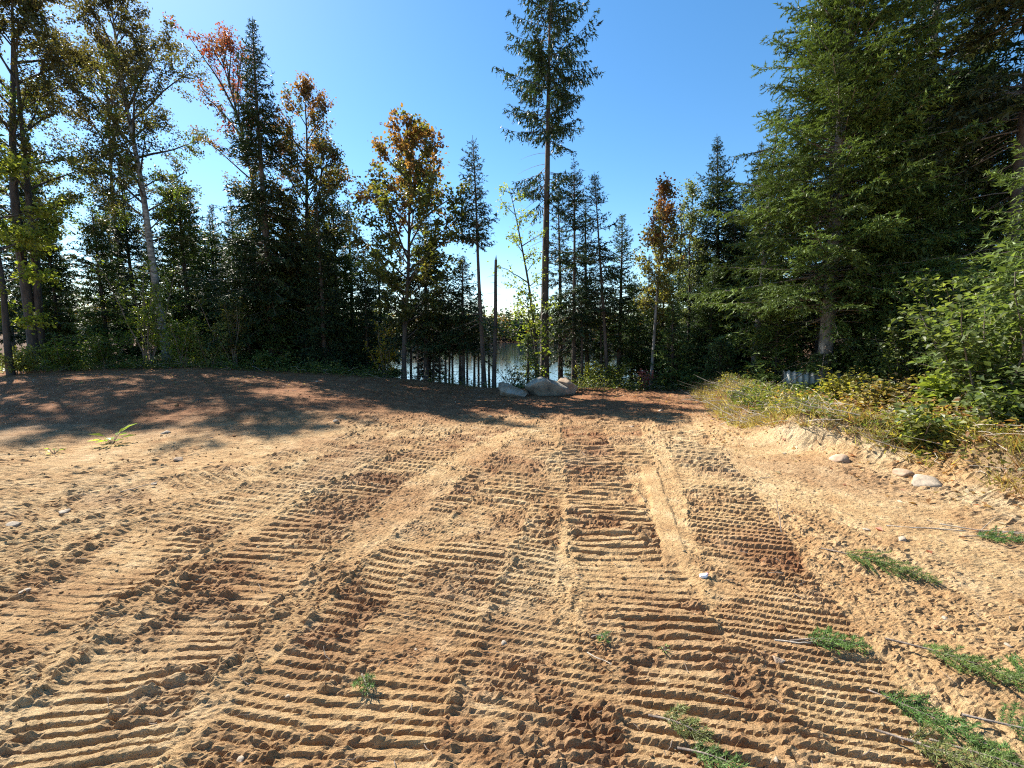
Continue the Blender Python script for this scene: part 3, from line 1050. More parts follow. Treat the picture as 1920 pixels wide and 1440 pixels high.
C(1160, 16.2, 1166, 400, "light airy spruce with rounded top right of the leaning spruce", 320, cb=0.22, R=1.2, nb=200, pw=0.6, color=FIR, dead=22, gap=0.3, e_bot=-5)
D(1221, 14.2, 1243, 335, "russet maple with two pale stems right of centre", 321, cb=0.34, R=1.05, limbs=22, subs=8, lpc=17, up=42, r0=0.055, stems=2, bark=M_BARKP,
  name="maple_tree", colfn=colmix((0, (0.19, 0.19, 0.06)), (0.55, (0.13, 0.115, 0.05)), (0.85, (0.14, 0.085, 0.045)), (1, (0.18, 0.075, 0.045))), leaf=(0.085, 0.07))
D(1290, 16.2, 1300, 345, "grey-green aspen between the russet maple and the pointed spruce", 322, cb=0.32, R=1.2, limbs=20, subs=8, lpc=17, up=50, r0=0.06,
  name="aspen_tree", colfn=colmix((0, GREYG), (1, (0.13, 0.15, 0.075))), leaf=(0.07, 0.06))
C(1352, 16.4, 1345, 250, "pointed spruce topping the trees right of centre", 323, cb=0.10, R=2.0, nb=380, pw=0.8, r0=0.10, color=SPRUCE, droop=0.35)
C(1385, 15.6, 1378, 370, "dense spruce at the right shoulder of the pointed spruce", 324, cb=0.10, R=1.5, nb=260, pw=0.75)
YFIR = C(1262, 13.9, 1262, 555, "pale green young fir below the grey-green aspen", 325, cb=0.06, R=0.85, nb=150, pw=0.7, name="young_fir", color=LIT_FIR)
C(1352, 12.4, 1350, 640, "low spreading young spruce at the right end of the clearing edge", 326, cb=0.03, R=0.75, nb=120, pw=0.6, name="young_spruce", color=FIR)
# dead snag
loc, H, lean = tree_spot(926, 13.5, 930, 487)
snag = empty("dead_snag", loc)
P_, t_ = trunk_path(np.random.default_rng(9), H, lean, wig=0.004)
mb = MB()
tubes(mb, P_, 0.075 * (1 - 0.45 * t_), 8)
mb.add(P_[-1] + np.array([[0.03, 0, 0], [-0.03, 0.02, 0], [0.0, -0.03, 0], [0.012, 0, 0.16]]), tris=[[0, 1, 3], [1, 2, 3], [2, 0, 3]])
mb.build("trunk", M_BARKB, snag, smooth=True, colors=False)
rg = np.random.default_rng(10)
mb = MB()
n_ = 26
q_ = rg.uniform(0.08, 0.97, n_)
D0 = interp_path(P_, t_, q_)
an = rg.uniform(0, 6.28, n_)
dd = np.stack([np.cos(an), np.sin(an), rg.uniform(-0.4, 0.2, n_)], 1)
s5 = np.linspace(0, 1, 5)
tubes(mb, D0[:, None] + dd[:, None] * (rg.uniform(0.08, 0.5, n_)[:, None] * s5)[:, :, None], np.full((n_, 1), 0.009) * (1 - 0.8 * s5), 3)
tag(mb.build("branches", M_BARKB, snag, smooth=True, colors=False), kind="stuff")
tag(snag, "dead broken-topped snag standing bare in front of the lake", "dead tree")

# ------------------------------------------------------------------ right-hand woods
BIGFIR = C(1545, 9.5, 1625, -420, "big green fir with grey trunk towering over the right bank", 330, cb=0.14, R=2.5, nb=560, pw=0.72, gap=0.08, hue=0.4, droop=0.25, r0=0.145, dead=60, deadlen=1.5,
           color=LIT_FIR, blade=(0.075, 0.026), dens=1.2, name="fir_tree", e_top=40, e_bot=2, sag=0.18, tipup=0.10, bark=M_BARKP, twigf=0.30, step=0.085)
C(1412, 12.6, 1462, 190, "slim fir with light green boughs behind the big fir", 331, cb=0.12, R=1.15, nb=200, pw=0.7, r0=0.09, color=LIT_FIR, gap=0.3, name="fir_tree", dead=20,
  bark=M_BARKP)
C(1535, 13.5, 1590, -120, "tall dark spruce looking over the left flank of the big fir", 332, cb=0.15, R=1.6, nb=300, pw=0.6, r0=0.15, color=FIR, gap=0.3, e_bot=-14)
C(1700, 10.6, 1780, -260, "tall spruce with pale upper trunk behind the big fir", 333, cb=0.45, R=2.2, nb=200, pw=0.5, r0=0.16, color=SPRUCE, bark=M_BARKP, dead=60,
  deadlen=1.6, gap=0.4, e_bot=-12)
C(1880, 8.2, 1960, -260, "thin-crowned spruce at the upper right corner of the picture", 334, cb=0.50, R=1.9, nb=150, pw=0.5, r0=0.12, color=(0.05, 0.062, 0.03), dead=70,
  deadlen=1.4, gap=0.45)
C(1960, 5.9, 1985, 150, "near light green spruce reaching in from the right edge", 335, cb=0.10, R=1.05, nb=170, pw=0.6, r0=0.06, color=(0.10, 0.15, 0.045), name="young_spruce",
  blade=(0.085, 0.026), step=0.07)
C(1660, 9.2, 1700, 150, "shaded fir filling in right of the big fir", 336, cb=0.08, R=1.7, nb=260, pw=0.6, color=FIR, name="fir_tree", r0=0.08)
DARKFIR = C(1820, 9.6, 1880, 130, "deep green fir behind the leafy alder bush", 337, cb=0.06, R=1.9, nb=260, pw=0.6, color=FIR, name="fir_tree", r0=0.09)
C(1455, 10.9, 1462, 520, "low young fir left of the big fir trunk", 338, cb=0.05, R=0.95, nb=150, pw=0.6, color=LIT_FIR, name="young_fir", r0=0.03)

# ------------------------------------------------------------------ trees deeper in the woods: copies of a few kinds
rngF = np.random.default_rng(77)
fill_src = [
    conifer("spruce_tree", (-21.0, 19.5, bz(-21.0, 19.5)), 10.5, "dark spruce filling the woods behind the leftmost birch", 401, cb=0.10, R=1.7, nb=230, pw=0.7,
            blade=(0.17, 0.058), step=0.09, group="spruces deep in the woods"),
    conifer("fir_tree", (-13.5, 18.2, bz(-13.5, 18.2)), 8.0, "bushy dark fir behind the leaning white birch", 402, cb=0.04, R=1.8, nb=220, pw=0.65,
            blade=(0.17, 0.058), step=0.09, color=FIR, group="firs deep in the woods"),
    conifer("spruce_tree", (15.0, 17.0, bz(15.0, 17.0)), 12.5, "tall spruce deep in the woods behind the big fir", 403, cb=0.25, R=1.6, nb=240, pw=0.65,
            blade=(0.17, 0.058), step=0.09, dead=30, group="spruces deep in the woods"),
]
fills = [
    # px, Y, source, scale, where
    (120, 17.5, 1, 0.75, "left of the white birch trunk"), (205, 15.8, 1, 0.72, "directly left of the white birch foot"),
    (380, 22.0, 0, 0.85, "in the gap right of the white birch"), (455, 24.0, 2, 0.75, "behind the red maple"),
    (555, 16.8, 1, 0.85, "behind the twin-stemmed maple"), (610, 15.2, 0, 0.60, "at the foot of the twin-stemmed maple"), (640, 17.2, 1, 0.95, "left of the orange-topped maple"),
    (806, 17.6, 0, 0.50, "in the dark right of the orange-topped maple trunk"), (690, 15.8, 0, 0.46, "just left of the orange-topped maple foot"), (715, 18.5, 1, 0.82, "behind the orange-topped maple"),
    (30, 22.0, 2, 0.75, "behind the lime-leaved maple at the left"), (300, 26.0, 2, 0.7, "far behind the white birch"), (-200, 22.0, 2, 0.9, "beyond the left picture edge"),
    (1185, 17.4, 1, 0.62, "behind the light airy spruce"), (1210, 19.0, 0, 0.60, "behind the russet maple"), (1240, 16.0, 1, 0.60, "at the foot of the russet maple"),
    (1300, 18.5, 1, 0.8, "behind the grey-green aspen"), (1330, 14.6, 1, 0.55, "under the pointed spruce"), (1375, 18.2, 0, 0.78, "behind the dense right-shoulder spruce"),
    (1420, 15.5, 1, 0.85, "behind the slim light green fir"), (1480, 17.0, 0, 0.95, "left behind the big fir trunk"), (1610, 15.0, 1, 1.0, "right behind the big fir trunk"),
    (1690, 13.0, 1, 1.05, "behind the shaded fir"), (1760, 16.0, 2, 1.0, "behind the deep green fir"), (1900, 13.0, 1, 1.1, "at the right picture edge"),
    (265, 18.5, 0, 0.75, "behind the tall bright sapling clump"),
    (415, 20.0, 1, 0.85, "left of the pointed spruce"), (470, 16.0, 1, 0.66, "just left of the pointed spruce foot"),
    (505, 19.0, 0, 0.85, "behind the pointed spruce trunk"), (530, 15.9, 1, 0.60, "just right of the pointed spruce foot"), (595, 20.0, 1, 1.0, "well behind the twin-stemmed maple"),
    (665, 19.5, 0, 0.80, "in the dark left of the orange-topped maple"),
    (90, 26.0, 0, 1.0, "far back at the left"), (230, 27.0, 2, 0.9, "far back left of the white birch"), (350, 29.0, 1, 1.2, "far back right of the white birch"), (420, 31.0, 0, 1.1, "far back under the red maple"),
    (490, 27.0, 1, 1.15, "far back by the pointed spruce"), (560, 27.0, 0, 1.0, "far back by the twin-stemmed maple"), (630, 25.0, 1, 1.0, "far back beside the dark gap"),
    (1265, 21.0, 0, 0.9, "far back by the grey-green aspen"), (1400, 21.0, 2, 0.9, "far back by the slim light green fir"),
    (2250, 8.5, 1, 1.0, "past the right picture edge beyond the alders"), (2500, 7.5, 0, 0.9, "well past the right picture edge"),
    (2300, 12.5, 2, 0.9, "far past the right picture edge"), (2010, 10.5, 1, 1.0, "beyond the right picture edge"), (1080, 19.0, 1, 0.45, "behind the straight spruce trunk"), (1130, 18.2, 1, 0.42, "behind the leaning spruce trunk"),
]
kinds = ["dark spruce", "bushy fir", "tall spruce"]
for px, Y, k, s, where in fills:
    x = at(px, 690, Y)[0]
    grp = "firs deep in the woods" if k == 1 else "spruces deep in the woods"
    copy_tree(fill_src[k], (x, Y, bz(x, Y) - 0.05), rngF.uniform(0, 6.28), (s * rngF.uniform(0.95, 1.1), s * rngF.uniform(0.95, 1.1), s),
              kinds[k] + " in the shade " + where, grp)

# slim poles between the slim spruce and the lake
rngP = np.random.default_rng(88)
pole_src = None
for i, (px, Y, tpy, where) in enumerate([(835, 15.2, 600, "first"), (848, 16.0, 610, "second"), (862, 14.8, 560, "third"), (876, 16.5, 600, "fourth"), (889, 15.4, 590, "fifth"),
                                         (812, 15.8, 590, "leftmost"), (1092, 15.2, 520, "beside the straight spruce"), (1128, 15.8, 520, "beside the leaning spruce"),
                                         (770, 16.4, 520, "right behind the orange-topped maple trunk"), (784, 15.4, 560, "a step right of the orange-topped maple trunk"), (824, 17.0, 540, "in the dark right of the orange-topped maple"),
                                         (842, 17.6, 530, "set back in the middle of the row before the bright water"), (897, 16.6, 560, "beside the slim sparse spruce trunk"), (917, 16.0, 600, "close left of the dead snag")]):
    lab = ("thin bare-stemmed young spruce, " + where + " of the row before the bright water") if i < 5 else \
          ("thin bare-stemmed young spruce " + ("at the left end of the row before the bright water" if i == 5 else where))
    C(px, Y, px, tpy, lab, 500 + i, cb=0.55, R=0.55, nb=60, pw=0.5, r0=0.045, dead=22, deadlen=0.45, name="young_spruce", group="thin young spruces before the lake")

# ------------------------------------------------------------------ shrubs
def shrub(name, loc, H, R, label, seed, stems=9, lpc=26, leaf=(0.085, 0.06), color=(GREEN, LIME), cat="shrub", group=None, splay=0.5, sub=9):
    rng = np.random.default_rng(seed)
    root = empty(name, loc)
    az = np.arange(stems) * 2.4 + rng.normal(0, 0.4, stems)
    tilt = rng.uniform(0.08, splay, stems)
    Ls = H * rng.uniform(0.65, 1.05, stems)
    s = np.linspace(0, 1, 8)
    d = np.stack([np.cos(az) * tilt, np.sin(az) * tilt, np.ones(stems)], 1)
    Pm = d[:, None] * (Ls[:, None] * s)[:, :, None]
    Pm[:, :, :2] *= (R / max(0.3, splay * H))
    Pm += np.cumsum(rng.normal(0, 0.012, Pm.shape), 1) * H
    Pm[:, 0] = np.stack([np.cos(az) * 0.08, np.sin(az) * 0.08, az * 0 - 0.08], 1)
    mb = MB()
    tubes(mb, Pm, (0.008 + 0.006 * Ls)[:, None] * (1 - 0.8 * s), 5)
    ns = stems * sub
    st = np.repeat(np.arange(stems), sub)
    q = np.clip(0.22 + 0.8 * (np.tile(np.arange(sub), stems) + rng.random(ns)) / sub, 0, 0.999)
    i0 = (q * 7).astype(int)
    fr = (q * 7 - i0)[:, None]
    S0 = Pm[st, i0] * (1 - fr) + Pm[st, i0 + 1] * fr
    sd = rand_unit(rng, ns)
    sd[:, 2] = np.abs(sd[:, 2]) * 0.6
    sd = norm(sd)
    sl = H * 0.26 * rng.uniform(0.5, 1.2, ns) * (1.15 - 0.5 * q)
    s4 = np.linspace(0, 1, 4)
    tubes(mb, S0[:, None] + sd[:, None] * (sl[:, None] * s4)[:, :, None], (0.003 + 0.003 * sl)[:, None] * (1 - 0.8 * s4), 3)
    mb.build("stems", M_TWIG, root, smooth=True, colors=False)
    cnt = rng.poisson(lpc, ns)
    w = np.repeat(np.arange(ns), cnt)
    rr = rng.random(len(w))
    base = S0[w] + sd[w] * (sl[w] * rr)[:, None] + rng.normal(0, 0.06, (len(w), 3))
    base[:, 2] = np.maximum(base[:, 2], 0.03)
    dl = rand_unit(rng, len(w)) + sd[w] * 0.4
    dl[:, 2] = dl[:, 2] * 0.5 - 0.2
    dl = norm(dl)
    nrm = norm(np.array([0, 0, 1.0]) + rand_unit(rng, len(w)) * 0.7)
    ll = leaf[0] * rng.uniform(0.55, 1.25, len(w))
    mixv = np.clip(rng.normal(0.4, 0.25, ns)[w] + rng.normal(0, 0.15, len(w)), 0, 1)[:, None]
    col = (np.array(color[0]) * (1 - mixv) + np.array(color[1]) * mixv) * rng.uniform(0.7, 1.3, (len(w), 1))
    mc = MB()
    leaves(mc, base, dl, nrm, ll, ll * leaf[1] / leaf[0], col)
    tag(mc.build("crown", M_LEAF, root), kind="stuff")
    tag(root, label, cat, group)
    return root


def S(px, Y, H, R, label, seed, **kw):
    x = at(px, 700, Y)[0]
    return shrub(kw.pop("name", "leafy_shrub"), (x, Y, bz(x, Y)), H, R, label, seed, **kw)


ALDER = (0.085, 0.125, 0.04)
ALDER2 = (0.14, 0.165, 0.06)
S(1870, 5.3, 1.95, 1.15, "large leafy alder bush crowding the right edge of the clearing", 601, stems=12, lpc=24, leaf=(0.095, 0.068), color=(ALDER, ALDER2), name="alder_bush", sub=10)
S(1790, 6.9, 2.15, 1.1, "tall alder bush behind the large one, its tips highest", 602, stems=11, lpc=24, leaf=(0.095, 0.068), color=(ALDER, ALDER2), name="alder_bush", sub=10)
S(1985, 4.7, 2.1, 1.0, "alder bush cut off by the right picture edge", 603, stems=10, lpc=24, leaf=(0.095, 0.068), color=(ALDER, ALDER2), name="alder_bush", sub=10)
S(1705, 7.6, 1.4, 0.85, "round leafy bush right of the corrugated pipe", 604, stems=10, lpc=20, leaf=(0.085, 0.06), color=(ALDER, ALDER2), name="alder_bush")
S(1650, 8.4, 0.8, 0.5, "small leafy bush at the right foot of the big fir", 605, stems=7, lpc=16, color=(ALDER, ALDER2))
S(1770, 6.0, 0.7, 0.5, "low bush with broad light leaves in front of the alders", 606, stems=7, lpc=10, leaf=(0.12, 0.095), color=((0.14, 0.19, 0.05), LIME))
S(1900, 4.9, 0.6, 0.45, "low alder shoots spilling over the sand at the right edge", 621, stems=8, lpc=16, leaf=(0.085, 0.06), color=(ALDER, ALDER2), name="alder_bush")
S(1740, 5.0, 0.5, 0.45, "ankle-high leafy shoots on the bank below the broad-leaved bush", 622, stems=8, lpc=9, color=(ALDER, (0.24, 0.24, 0.07)))
S(1590, 7.3, 0.55, 0.5, "small yellowing bush beside the yellow fern", 623, stems=8, lpc=10, color=((0.16, 0.18, 0.05), (0.34, 0.28, 0.06)))
S(1650, 6.7, 0.5, 0.5, "low tangled bush between the yellow and golden ferns", 624, stems=8, lpc=9, color=((0.13, 0.15, 0.05), (0.28, 0.18, 0.07)))
S(345, 13.6, 1.7, 1.2, "sunlit leafy bush at the foot of the white birch", 607, stems=10, lpc=22, color=((0.12, 0.16, 0.035), LIME))
S(395, 13.9, 1.3, 1.0, "pale leafy bush right of the white birch foot", 608, stems=9, lpc=20, color=((0.13, 0.17, 0.05), (0.26, 0.26, 0.09)))
S(280, 14.0, 3.2, 1.1, "tall bright sapling clump left of the white birch trunk", 609, stems=9, lpc=26, color=((0.11, 0.15, 0.03), LIME), sub=12)
S(120, 13.4, 1.0, 1.0, "low leafy bush between the left trunks", 610, stems=9, lpc=18, color=(GREEN, LIME))
S(35, 12.8, 0.75, 0.9, "pale low bush at the far left of the clearing edge", 611, stems=9, lpc=18, color=((0.15, 0.18, 0.06), (0.28, 0.28, 0.08)))
S(440, 14.4, 2.6, 1.2, "leafy sapling clump under the red maple", 612, stems=9, lpc=18, color=((0.10, 0.12, 0.03), (0.22, 0.20, 0.07)), sub=10)
S(200, 13.6, 1.1, 1.0, "shaded leafy bush left of the white birch", 613, stems=9, lpc=18, color=(GREEN, (0.13, 0.16, 0.04)))
S(720, 15.2, 1.9, 0.9, "yellow-leaved sapling in the shade below the orange-topped maple", 614, stems=7, lpc=12, color=((0.10, 0.11, 0.03), YELLOW), leaf=(0.10, 0.08))
S(500, 13.9, 0.6, 0.9, "low leafy plant cluster at the foot of the pointed spruce", 615, stems=8, lpc=12, color=(GREEN, (0.14, 0.17, 0.05)))
S(1150, 14.6, 0.9, 1.0, "yellow-green bush behind the leaning spruce", 616, stems=9, lpc=16, color=((0.13, 0.17, 0.04), (0.30, 0.30, 0.08)))
S(1110, 15.4, 1.0, 0.8, "yellow-green bush right of the boulder", 617, stems=8, lpc=16, color=((0.13, 0.17, 0.04), (0.30, 0.30, 0.08)))
S(1210, 13.4, 0.55, 0.25, "little pink-leaved seedling at the foot of the russet maple", 618, stems=4, lpc=9, color=((0.35, 0.10, 0.12), (0.45, 0.2, 0.2)), sub=6)
S(1300, 12.8, 0.45, 0.6, "low green bush on the right end of the clearing edge", 619, stems=8, lpc=12, color=(GREEN, (0.14, 0.18, 0.05)))
S(960, 14.4, 1.0, 0.9, "grey twiggy bush above the smaller boulder", 620, stems=12, lpc=2, color=(GREYG, (0.18, 0.18, 0.12)))

# ------------------------------------------------------------------ rocks
def ico(sub):
    import bmesh
    bm = bmesh.new()
    bmesh.ops.create_icosphere(bm, subdivisions=sub, radius=1.0)
    v = np.array([q.co[:] for q in bm.verts])
    f = np.array([[q.index for q in fc.verts] for fc in bm.faces])
    bm.free()
    return v, f


ICO = {k: ico(k) for k in (1, 2, 3, 5)}


def rock_verts(rng, sub, dims, cuts=9, rough=0.10, d0=0.55, d1=0.86):
    v, f = ICO[sub]
    v = v.copy()
    for _ in range(cuts):
        n = rand_unit(rng, 1)[0]
        dcut = rng.uniform(d0, d1)
        over = np.maximum(v @ n - dcut, 0)
        v = v - over[:, None] * n * 0.92
    s = rng.uniform(0, 50)
    nz = fbm(v[:, 0] * 1.7 + s + v[:, 2], v[:, 1] * 1.7 - v[:, 2] * 1.3, 4, int(s)) - 0.5
    v = v * (1 + rough * 2 * nz)[:, None]
    return v * np.array(dims), f


def rock(name, loc, dims, label, seed, mat, sub=3, rz=0.0, group=None, cat="stone", cuts=9, rough=0.10):
    rng = np.random.default_rng(seed)
    v, f = rock_verts(rng, sub, dims, cuts, rough, *((0.40, 0.62) if sub == 5 else (0.45, 0.72)))
    if sub >= 3:
        v = v / np.abs(v).max(0) * np.array(dims)
    mb = MB()
    mb.add(v, tris=f)
    o = mb.build(name, mat, smooth=True, colors=False)
    o.location = loc
    o.rotation_euler = (0, 0, rz)
    return tag(o, label, cat, group)


b1 = at(1030, 716, 12.3)
rock("boulder", (b1[0], 12.3, bz(b1[0], 12.3) + 0.14), (0.80, 0.6, 0.42), "big grey boulder at the end of the clearing below the very tall spruce", 701, M_BOULDER, 5, 0.2, cat="boulder", cuts=17, rough=0.07)
b2 = at(955, 725, 12.0)
rock("boulder", (b2[0], 12.0, bz(b2[0], 12.0) + 0.08), (0.52, 0.40, 0.30), "smaller tan boulder touching the left of the big grey boulder", 702, M_BOULDER2, 5, -0.2, cat="boulder", cuts=16, rough=0.10)
b3 = at(1068, 718, 12.5)
rock("boulder", (b3[0], 12.55, bz(b3[0], 12.55) + 0.12), (0.34, 0.34, 0.36), "brown earthy boulder against the right end of the big grey boulder", 703, M_BOULDER2, 5, 0.9, cat="boulder", cuts=15)

stones = [
    # px, py, size m, label, material
    (1440, 818, 0.17, "rounded pale stone where the right bank begins", M_STONE), (1412, 788, 0.10, "small stone on the bank above the rounded pale stone", M_STONE),
    (1545, 838, 0.20, "pale blocky stone half sunk in the right bank", M_STONE), (1600, 830, 0.16, "dark stone beside the pale blocky stone", M_BOULDER2),
    (1575, 862, 0.09, "small dark stone below the pale blocky stone", M_BOULDER2), (1770, 872, 0.24, "flat pale slab under the alder bush", M_STONE),
    (1470, 850, 0.05, "pebble just below the rounded pale stone", M_STONE), (1690, 890, 0.10, "dark stone left of the flat pale slab", M_BOULDER2),
    (1500, 822, 0.13, "grey stone right of the rounded pale stone", M_STONE), (1655, 846, 0.17, "tan stone poking from the bank below the golden fern", M_STONE),
    (1735, 905, 0.12, "rough stone in front of the flat pale slab", M_STONE), (1850, 905, 0.19, "blocky sandy stone at the foot of the alders", M_STONE), (1900, 930, 0.14, "half-buried stone at the right picture edge", M_BOULDER2),
    (1385, 765, 0.12, "grey stone at the far beginning of the bank", M_STONE), (1350, 750, 0.13, "tan stone at the corner of the clearing", M_STONE),
    (945, 1207, 0.030, "pale round pebble pressed into the middle track", M_STONE), (290, 908, 0.055, "white stone on the left of the clearing", M_STONE),
    (780, 1218, 0.018, "tiny pebble left of the pale round pebble", M_STONE), (1355, 915, 0.035, "brown pebble beside the smooth drag strip", M_BOULDER2),
    (120, 960, 0.07, "pale flat stone near the left edge", M_STONE), (30, 985, 0.09, "whitish slab at the left picture edge", M_STONE),
    (45, 1110, 0.045, "grey stone at the left edge of the churned ground", M_STONE), (335, 862, 0.08, "dull stone left of centre below the shade", M_BOULDER2),
    (310, 812, 0.10, "grey stone at the shade line on the left", M_STONE), (630, 790, 0.08, "small stone in the sun left of the long shadow", M_STONE),
    (1772, 1160, 0.030, "white pebble among the fir boughs", M_STONE), (1890, 1210, 0.022, "round pebble at the right picture edge", M_STONE),
    (1460, 1240, 0.045, "angular stone left of the cut fir bough", M_BOULDER2), (1625, 993, 0.035, "pale pebble below the right bank", M_STONE),
    (1690, 1010, 0.05, "flat pale stone on the sand below the right bank", M_STONE), (1185, 800, 0.05, "small stone at the edge of the middle shadow", M_BOULDER2),
    (1240, 770, 0.10, "dark stone at the right end of the middle shadow", M_BOULDER2), (595, 716, 0.10, "pale stone in the shade near the far edge", M_STONE),
    (1455, 1425, 0.022, "smooth pebble at the bottom right of the tracks", M_STONE), (540, 1305, 0.018, "grey pebble in the lower left tracks", M_STONE),
    (450, 1425, 0.028, "rounded pebble near the bottom left", M_STONE), (1110, 935, 0.02, "tiny pale pebble in the middle distance", M_STONE),
]
for i, (px, py, sz, lab, mt) in enumerate(stones):
    p = on_ground(px, py)
    for _ in range(4):
        p = on_ground(px, py, gz(p[0], p[1]))
    rg = np.random.default_rng(720 + i)
    sz *= 1.25 if sz >= 0.08 and px > 1340 else 0.75
    rock("stone", (p[0], p[1], p[2] - sz * 0.02), (sz * rg.uniform(0.85, 1.2), sz * rg.uniform(0.7, 1.0), sz * rg.uniform(0.5, 0.75)), lab, 750 + i, mt,
         3 if sz > 0.03 else 2, rg.uniform(0, 6.28), "loose stones in the clearing", cuts=13)


# ------------------------------------------------------------------ loose soil: clods and gravel (uncountable)
def clods():
    rng = np.random.default_rng(91)
    # scattered by area, denser close by, with clumps along track edges
    n = 60000
    y = 1.1 + 9.5 * rng.random(n) ** 1.9
    x = rng.uniform(-1.35, 1.2, n) * (y + 0.9)
    keep = fbm(x * 1.1, y * 1.1, 3, 61) + 0.55 * (fbm(x * 5, y * 5, 2, 63) - 0.5) > rng.uniform(0.40, 0.66, n)
    keep &= (x < np.interp(y, XR_Y, XR_X) + 0.6)
    x, y = x[keep][:3000], y[keep][:3000]
    n = len(x)
    s = 0.003 + 0.006 * rng.random(n) ** 2.5 + 0.014 * (rng.random(n) < 0.02) * rng.random(n)
    s = s * (0.8 + 0.22 * y)
    z = height(x, y)
    v0, f0 = ICO[1]
    sc = np.stack([s * rng.uniform(0.8, 1.4, n), s * rng.uniform(0.7, 1.1, n), s * rng.uniform(0.5, 0.9, n)], 1)
    a = rng.uniform(0, 6.28, n)
    ca, sa = np.cos(a), np.sin(a)
    jit = 1 + rng.normal(0, 0.16, (n, len(v0), 1))
    V = v0[None] * jit * sc[:, None, :]
    X = V[:, :, 0] * ca[:, None] - V[:, :, 1] * sa[:, None]
    Yv = V[:, :, 0] * sa[:, None] + V[:, :, 1] * ca[:, None]
    V = np.stack([X + x[:, None], Yv + y[:, None], V[:, :, 2] + z[:, None] + (s * 0.25)[:, None]], -1)
    F = f0[None] + (np.arange(n) * len(v0))[:, None, None]
    col = np.zeros((n, 3))
    col[:, 0] = rng.uniform(0.1, 0.9, n)
    col[:, 1] = (rng.random(n) < 0.10) * 0.8
    mb = MB()
    mb.add(V.reshape(-1, 3), tris=F.reshape(-1, 3), col=np.repeat(col, len(v0), 0))
    tag(mb.build("soil_clods", M_SOIL, smooth=True), "loose crumbs and clods of soil over the tracks", "soil", kind="stuff")


clods()


